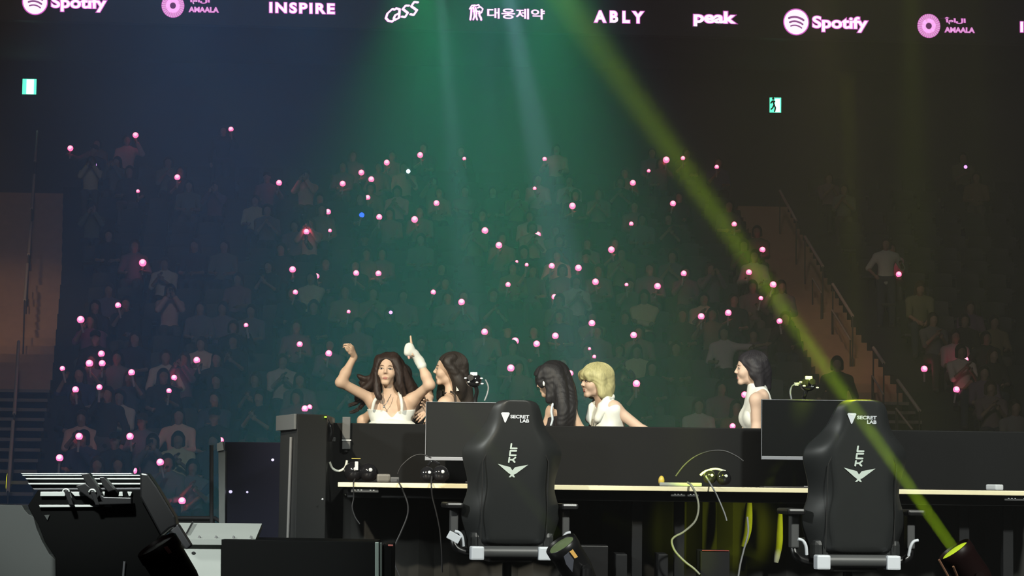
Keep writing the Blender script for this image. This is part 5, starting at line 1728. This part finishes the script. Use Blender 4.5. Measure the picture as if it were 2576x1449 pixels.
    if plate:
        MB().box((-.352, -.10, .452), (.078, .012, .048), Matrix.Rotation(R(28), 3, 'Y'), .004).build('hinge_plate', mat('white_cap_plastic', (.72, .76, .82)), t)
    return t
gaming_chair(2148, 13.42, R(8), 'black gaming chair at right with its headrest lit yellow')
gaming_chair(1286, 14.22, R(9), 'black gaming chair at the middle, in front of the left monitor', True)
# ================================================================== stage equipment in the foreground
m_pale = mat('pale_painted_board', (0.52, 0.55, 0.51), 0.6, noise=0.08, nscale=5)
m_mid = mat('grey_painted_board', (0.30, 0.32, 0.30), 0.65, noise=0.06, nscale=5)
m_navy = mat('navy_panel', (0.009, 0.010, 0.026), 0.5, spec=0.1)
m_case = mat('black_case_board', (0.003, 0.0032, 0.0032), 0.6, spec=0.06, noise=0.1)
m_alu = mat('brushed_aluminium', (0.72, 0.76, 0.72), 0.35, 0.3)
m_red = mat('dark_red_black_housing', (0.009, 0.004, 0.004), 0.45, spec=0.15)
def slab(name, pts, Y, dep, m, parent=None, o=Vector((0, 0, 0)), bev=.003):
    q = [at(x, y, Y) - o for x, y in pts]
    return MB().prism(q, (0, 1, 0), dep).build(name, m, parent, False, None, bev)
FL = lambda px, Y: 1195 + .82 / Y * 6000 + (px - 1288) * .0128    # where the floor is seen at a distance

# dark navy stage panel with a grey post, and the thin frame left of it
t = thing('partition_board', 'dark navy partition with a grey corner post left of the end cabinet', 'panel', (at(630, 1300, 15.9).x, 15.9, 0))
o = t.location.copy()
slab('board', [(566, 1112), (716, 1113), (716, FL(716, 15.9)), (566, FL(566, 15.9))], 15.9, .25, m_navy, t, o)
slab('post', [(549, 1134), (567, 1134), (565, FL(560, 15.85)), (552, FL(555, 15.85))], 15.82, .07, mat('grey_post', (.23, .25, .24), .5), t, o)
slab('post_cap', [(545, 1116), (560, 1110), (563, 1132), (546, 1136)], 15.80, .09, mat('pale_cap', (.50, .52, .50), .5), t, o)
for px, py, r in ((580, 1237, .012), (622, 1238, .008), (686, 1157, .010)):
    MB().ball(at(px, py, 15.895) - o, (r, .006, r * .9), 10, 6).build('indicator_light', mat('lilac_indicator', (.7, .65, .9), .5, emit=(.75, .68, 1.0), estr=.9), t, True)
t = thing('barrier_frame', 'thin grey barrier frame in front of the lowest crowd row', 'barrier', (at(490, 1310, 16.6).x, 16.6, 0))
o = t.location.copy()
MB().tube([at(532, 1120, 16.6) - o, at(532, FL(532, 16.6), 16.6) - o], .014, 8).build('upright', mat('grey_tube', (.16, .16, .17), .5), t, True)
MB().tube([at(425, 1303, 16.6) - o, at(540, 1303, 16.6) - o, at(556, 1313, 16.2) - o], .014, 8).build('lower_rail', mat('grey_tube', (.16, .16, .17)), t, True)
slab('kick_board', [(425, 1304), (540, 1304), (540, FL(540, 16.62)), (425, FL(425, 16.62))], 16.62, .02, mat('charcoal_board', (.05, .05, .055), .7), t, o)

# pale ramp plate on a white box
t = thing('ramp_box', 'pale sloping plate on a white box in front of the navy panel', 'box', (at(550, 1400, 13.5).x, 13.5, 0))
o = t.location.copy()
A = [at(430, 1315, 13.9), at(659, 1317, 13.9), at(642, 1358, 13.3), at(440, 1356, 13.3)]
MB().add([p - o for p in A] + [p - o + Vector((0, .01, -.03)) for p in A], [(0, 3, 2, 1), (4, 5, 6, 7), (0, 1, 5, 4), (1, 2, 6, 5), (2, 3, 7, 6), (3, 0, 4, 7)]).build('sloping_plate', m_pale, t)
for a, b in (((486, 1316), (470, 1345)),):
    d0, d1 = at(*a, 13.88), at(*b, 13.45)
    MB().tube([d0 - o + Vector((0, -.02, .008)), d1 - o + Vector((0, -.02, .006))], .005, 6).build('seam', mat('dark_gap', (.03, .03, .03), .8), t, True)
for px in (502, 544, 588, 632):
    MB().box(at(px, 1351, 13.36) - o + Vector((0, -.012, 0)), (.012, .02, .012), Matrix.Rotation(R(30), 3, 'Y')).build('fixing', mat('grey_fixing', (.2, .2, .2), .5), t)
slab('box_body', [(430, 1360), (556, 1361), (555, FL(555, 13.36)), (430, FL(430, 13.36))], 13.36, .5, m_pale, t, o)
MB().ball(at(487, 1391, 13.355) - o, (.012, .006, .008), 8, 6).build('latch_hole', mat('dark_gap', (.03, .03, .03)), t, True)
# long black case with a steel corner
t = thing('flight_case', 'long low black case with a steel corner strip at the bottom edge', 'case', (at(750, 1420, 13.2).x, 13.2, 0))
o = t.location.copy()
slab('body', [(557, 1357), (944, 1363), (944, FL(944, 13.2)), (557, FL(557, 13.2))], 13.2, .55, m_case, t, o)
slab('steel_corner', [(943, 1364), (953, 1364), (953, FL(953, 13.18)), (943, FL(943, 13.18))], 13.18, .06, mat('green_grey_steel', (.20, .25, .23), .4, .4), t, o)
slab('steel_edge', [(955.5, 1365), (961, 1365), (961, FL(960, 13.19)), (955.5, FL(955, 13.19))], 13.19, .05, mat('dark_green_grey_steel', (.10, .12, .11), .4, .4), t, o)
slab('side_board', [(962, 1370), (986, 1370), (984, FL(985, 13.25)), (962, FL(962, 13.25))], 13.25, .4, m_case, t, o)
slab('red_label', [(976, 1369.5), (989, 1370), (989, 1374), (976, 1374)], 13.24, .02, mat('red_label', (.45, .12, .10), .5), t, o)

# grey side board at the lower left corner
t = slab('stage_board', [(-40, 1269), (55, 1271), (62, 1283), (72, 1294), (84, 1299), (92, 1330), (106, 1362), (124, 1394), (140, 1408), (141, FL(140, 11.8)), (-40, FL(-40, 11.8))], 11.8, .12, mat('grey_board', (.055, .060, .057), .65, noise=.05, nscale=6))
tag(t, 'plain grey board with a curved edge in the bottom left corner', 'board')

# slatted stage light on its yoke, seen from behind as a dark shape
YF = 11.2
t = thing('strobe_fixture', 'dark stage fixture with bright slats on top in the lower left', 'stage light', (at(260, 1449, YF).x, YF, 0))
o = t.location.copy()
slab('housing', [(78, 1290), (70, 1272), (96, 1232), (372, 1232), (392, 1250), (430, 1320), (400, 1350), (372, 1390), (400, FL(400, YF)), (142, FL(142, YF)), (140, 1405), (112, 1362), (96, 1320)], YF, .22, m_case, t, o)
for k, (y, x0, x1, h, off) in enumerate(((1191.5, 52, 330, 2.6, .10), (1196, 55, 351, 2.6, .08), (1204.5, 64, 353, 3.2, .05), (1217, 70, 360, 3.6, .02))):
    slab('slat', [(x0, y - h / 2), (x1, y - h / 2), (x1 + 2, y + h / 2), (x0 + 3, y + h / 2)], YF - .02 + off, .05, m_alu, t, o, .001)
slab('fin_block', [(62, 1198), (352, 1198), (362, 1232), (84, 1232)], YF + .10, .2, mat('dark_fin_block', (.035, .035, .045), .5), t, o)
slab('dim_slat', [(82, 1228), (362, 1227), (360, 1231), (86, 1232)], YF + .02, .05, mat('dull_aluminium', (.16, .16, .17), .4, .3), t, o, .001)
for x0, x1, x2, x3 in ((102, 165, 163, 101), (178, 214, 218, 188), (252, 264, 262, 250), (300, 308, 309, 298), (320, 332, 328, 324)):
    slab('reflector_slot', [(x0, 1237), (x1, 1237), (x2, 1248), (x3, 1248)], YF - .03, .02, m_alu, t, o, .001)
slab('lower_slat', [(98, 1270), (247, 1270), (246, 1275), (100, 1276)], YF - .03, .03, m_alu, t, o, .001)
slab('lower_slat', [(264, 1271), (278, 1269), (278, 1276), (262, 1275)], YF - .03, .03, m_alu, t, o, .001)
slab('small_window', [(111, 1296), (125, 1295), (119, 1309)], YF - .012, .012, mat('grey_board', (.17, .18, .17)), t, o, .001)
for pts in ([(203, 1192), (224, 1190), (250, 1230), (262, 1262), (246, 1266), (222, 1225)], [(249, 1200), (262, 1200), (290, 1232), (272, 1238), (258, 1222)],
            [(190, 1222), (215, 1216), (240, 1236), (262, 1250), (330, 1252), (330, 1268), (250, 1270), (200, 1236)]):
    slab('bracket', pts, YF - .10, .06, m_blk, t, o, .004)
for cx, cy in ((166, 1237), (232, 1238)):
    ring = [at(cx + 8 * math.cos(a), cy + 7 * math.sin(a), YF - .115) - o for a in [math.pi * (1 + k / 10) for k in range(11)]]
    MB().tube(ring, .004, 6).build('hook', m_alu, t, True)
    slab('hook_plate', [(cx - 6, cy - 3), (cx + 7, cy - 3), (cx + 18, 1270), (cx + 8, 1270)], YF - .11, .03, m_blk, t, o, .002)
slab('yoke_arm', [(352, 1189), (372, 1192), (395, 1225), (440, 1300), (444, 1322), (425, 1330), (405, 1348), (352, 1250)], YF - .06, .10, m_blk, t, o, .008)
slab('yoke_tip', [(446, 1318), (480, 1372), (468, 1383), (428, 1335)], YF - .05, .08, mat('grey_yoke', (.05, .05, .055), .5), t, o, .006)
MB().cyl(at(310, 1449, YF - .02) - o, at(313, 1412, YF - .02) - o, .006, n=8).build('rod', mat('dull_aluminium', (.16, .16, .17)), t, True)

# moving-head lamps: barrel along an axis, lens at its mouth, yoke and base under it
def moving_head(mouth, tail, r, label, m_lens, m_body, base_z=0.0, L=.34):
    mouth = Vector(mouth)
    ax = (Vector(tail) - mouth).normalized()
    t = thing('moving_head_lamp', label, 'stage light', (mouth.x + ax.x * .18, mouth.y + ax.y * .18, 0), 0, 'moving head lamps on the stage floor')
    o = t.location.copy()
    q = ax.to_track_quat('Z', 'Y').to_matrix().to_4x4()
    T_ = Matrix.Translation(mouth - o) @ q
    MB().lathe([(r * .93, .012), (r * .98, .0), (r * 1.03, .004), (r * 1.04, .05), (r * .99, .06), (r * .97, L * .55), (r * .80, L * .8), (r * .55, L), (1e-4, L)], T_, 28).build('barrel', m_body, t, True)
    MB().lathe([(1e-4, .004), (r * .45, .006), (r * .93, .014)], T_, 28).build('lens', m_lens, t, True)
    up = Vector((0, 0, 1))
    side = ax.cross(up).normalized()
    piv = mouth - o + ax * L * .5
    for s in (-1, 1):
        MB().tube([piv + side * s * r * 1.22, piv + side * s * r * 1.22 - up * .12, Vector((piv.x, piv.y, .13)) + side * s * r * 1.05], [.028, .030, .034], 8).build('yoke_arm', m_body, t, True)
        MB().cyl(piv + side * s * r * .95, piv + side * s * r * 1.3, .024, n=12).build('pivot', m_body, t, True)
    MB().box(Vector((piv.x, piv.y, .065)), (.30, .26, .12), None, .02).build('base', m_body, t)
    return t, o, T_
m_ylens = mat('yellow_glowing_lens', (.5, .6, .05), .3, emit=(0.30, 0.44, 0.004), estr=0.8)
m_dlens = mat('dull_olive_lens', (.10, .13, .07), .25, emit=(0.05, 0.075, 0.02), estr=0.5)
dirb = (YB1 - YB0).normalized()
t, o, T_ = moving_head(YB0 - dirb * .008, YB0 - dirb * .5, .092, 'moving head lamp at bottom right throwing the yellow beam', m_ylens, m_red)
MB().box(T_ @ Vector((-.02, -.100, .13)), (.016, .010, .055), T_.to_3x3() @ Matrix.Rotation(R(90), 3, 'X')).build('red_label', mat('dim_red_label', (.30, .09, .08), .5), t)
for a, b in (((2362, 1408), (2385, 1449)), ((2398, 1425), (2408, 1449))):
    MB().tube([at(*a, 12.32) - o, at(*b, 12.36) - o], .006, 6).build('copper_trim', mat('copper_trim', (.50, .26, .16), .35, .6), t, True)
dw = Vector((-.52, -.32, .80)).normalized()
t, o, T_ = moving_head(at(1410, 1367, 13.35), at(1410, 1367, 13.35) - dw * .5, .092, 'dim moving head lamp on the floor beside the middle chair', m_dlens, m_blk)
slab('orange_label', [(1433, 1388), (1441, 1382), (1454, 1401), (1446, 1405)], 13.18, .015, mat('orange_label', (.85, .48, .12), .5), t, o, .001)
slab('grey_side', [(1418, 1400), (1432, 1388), (1444, 1408), (1440, 1440), (1424, 1420)], 13.19, .02, mat('blue_grey_plate', (.07, .075, .095), .4), t, o, .002)
m_dred = mat('dim_red_label', (.30, .09, .08), .5)
tl = at(390, 1372, 10.6)
ax_ = Vector((.50, .22, -.84))
t, o, T_ = moving_head(at(393, 1369, 10.6), at(393, 1369, 10.6) + ax_, .094, 'dark unlit moving head lamp at lower left with a red mark', mat('dark_lens', (.012, .006, .006), .3), m_red, 0, .36)
slab('red_mark', [(411, 1376), (420, 1374), (431, 1391), (424, 1394)], 10.48, .02, m_dred, t, o, .001)
# added spots without fixtures, for yellow light on desk things, chair and cloth
spot('added_yellow_under_desk', at(2260, 1330, 14.35), at(1890, 1335, 15.2), (0.75, 0.85, 0.02), 60, 26, 0.8, 0.05)
spot('added_yellow_on_desk', at(1700, 700, 13.6), at(1745, 1205, 14.9), (0.75, 0.95, 0.05), 1100, 11, 0.7, 0.08)
spot('added_yellow_on_camera', at(2150, 500, 14.6), at(2030, 960, 15.1), (0.80, 1.0, 0.03), 900, 6, 0.7, 0.05)
spot('added_yellow_on_chair', at(2130, 150, 13.50), at(2156, 1006, 13.27), (0.85, 1.0, 0.02), 5200, 5.5, 1.0, 0.05)
spot('added_yellow_on_cable', at(1500, 1290, 13.3), at(1712, 1385, 14.5), (0.80, 1.0, 0.02), 45, 12, 0.8, 0.03)
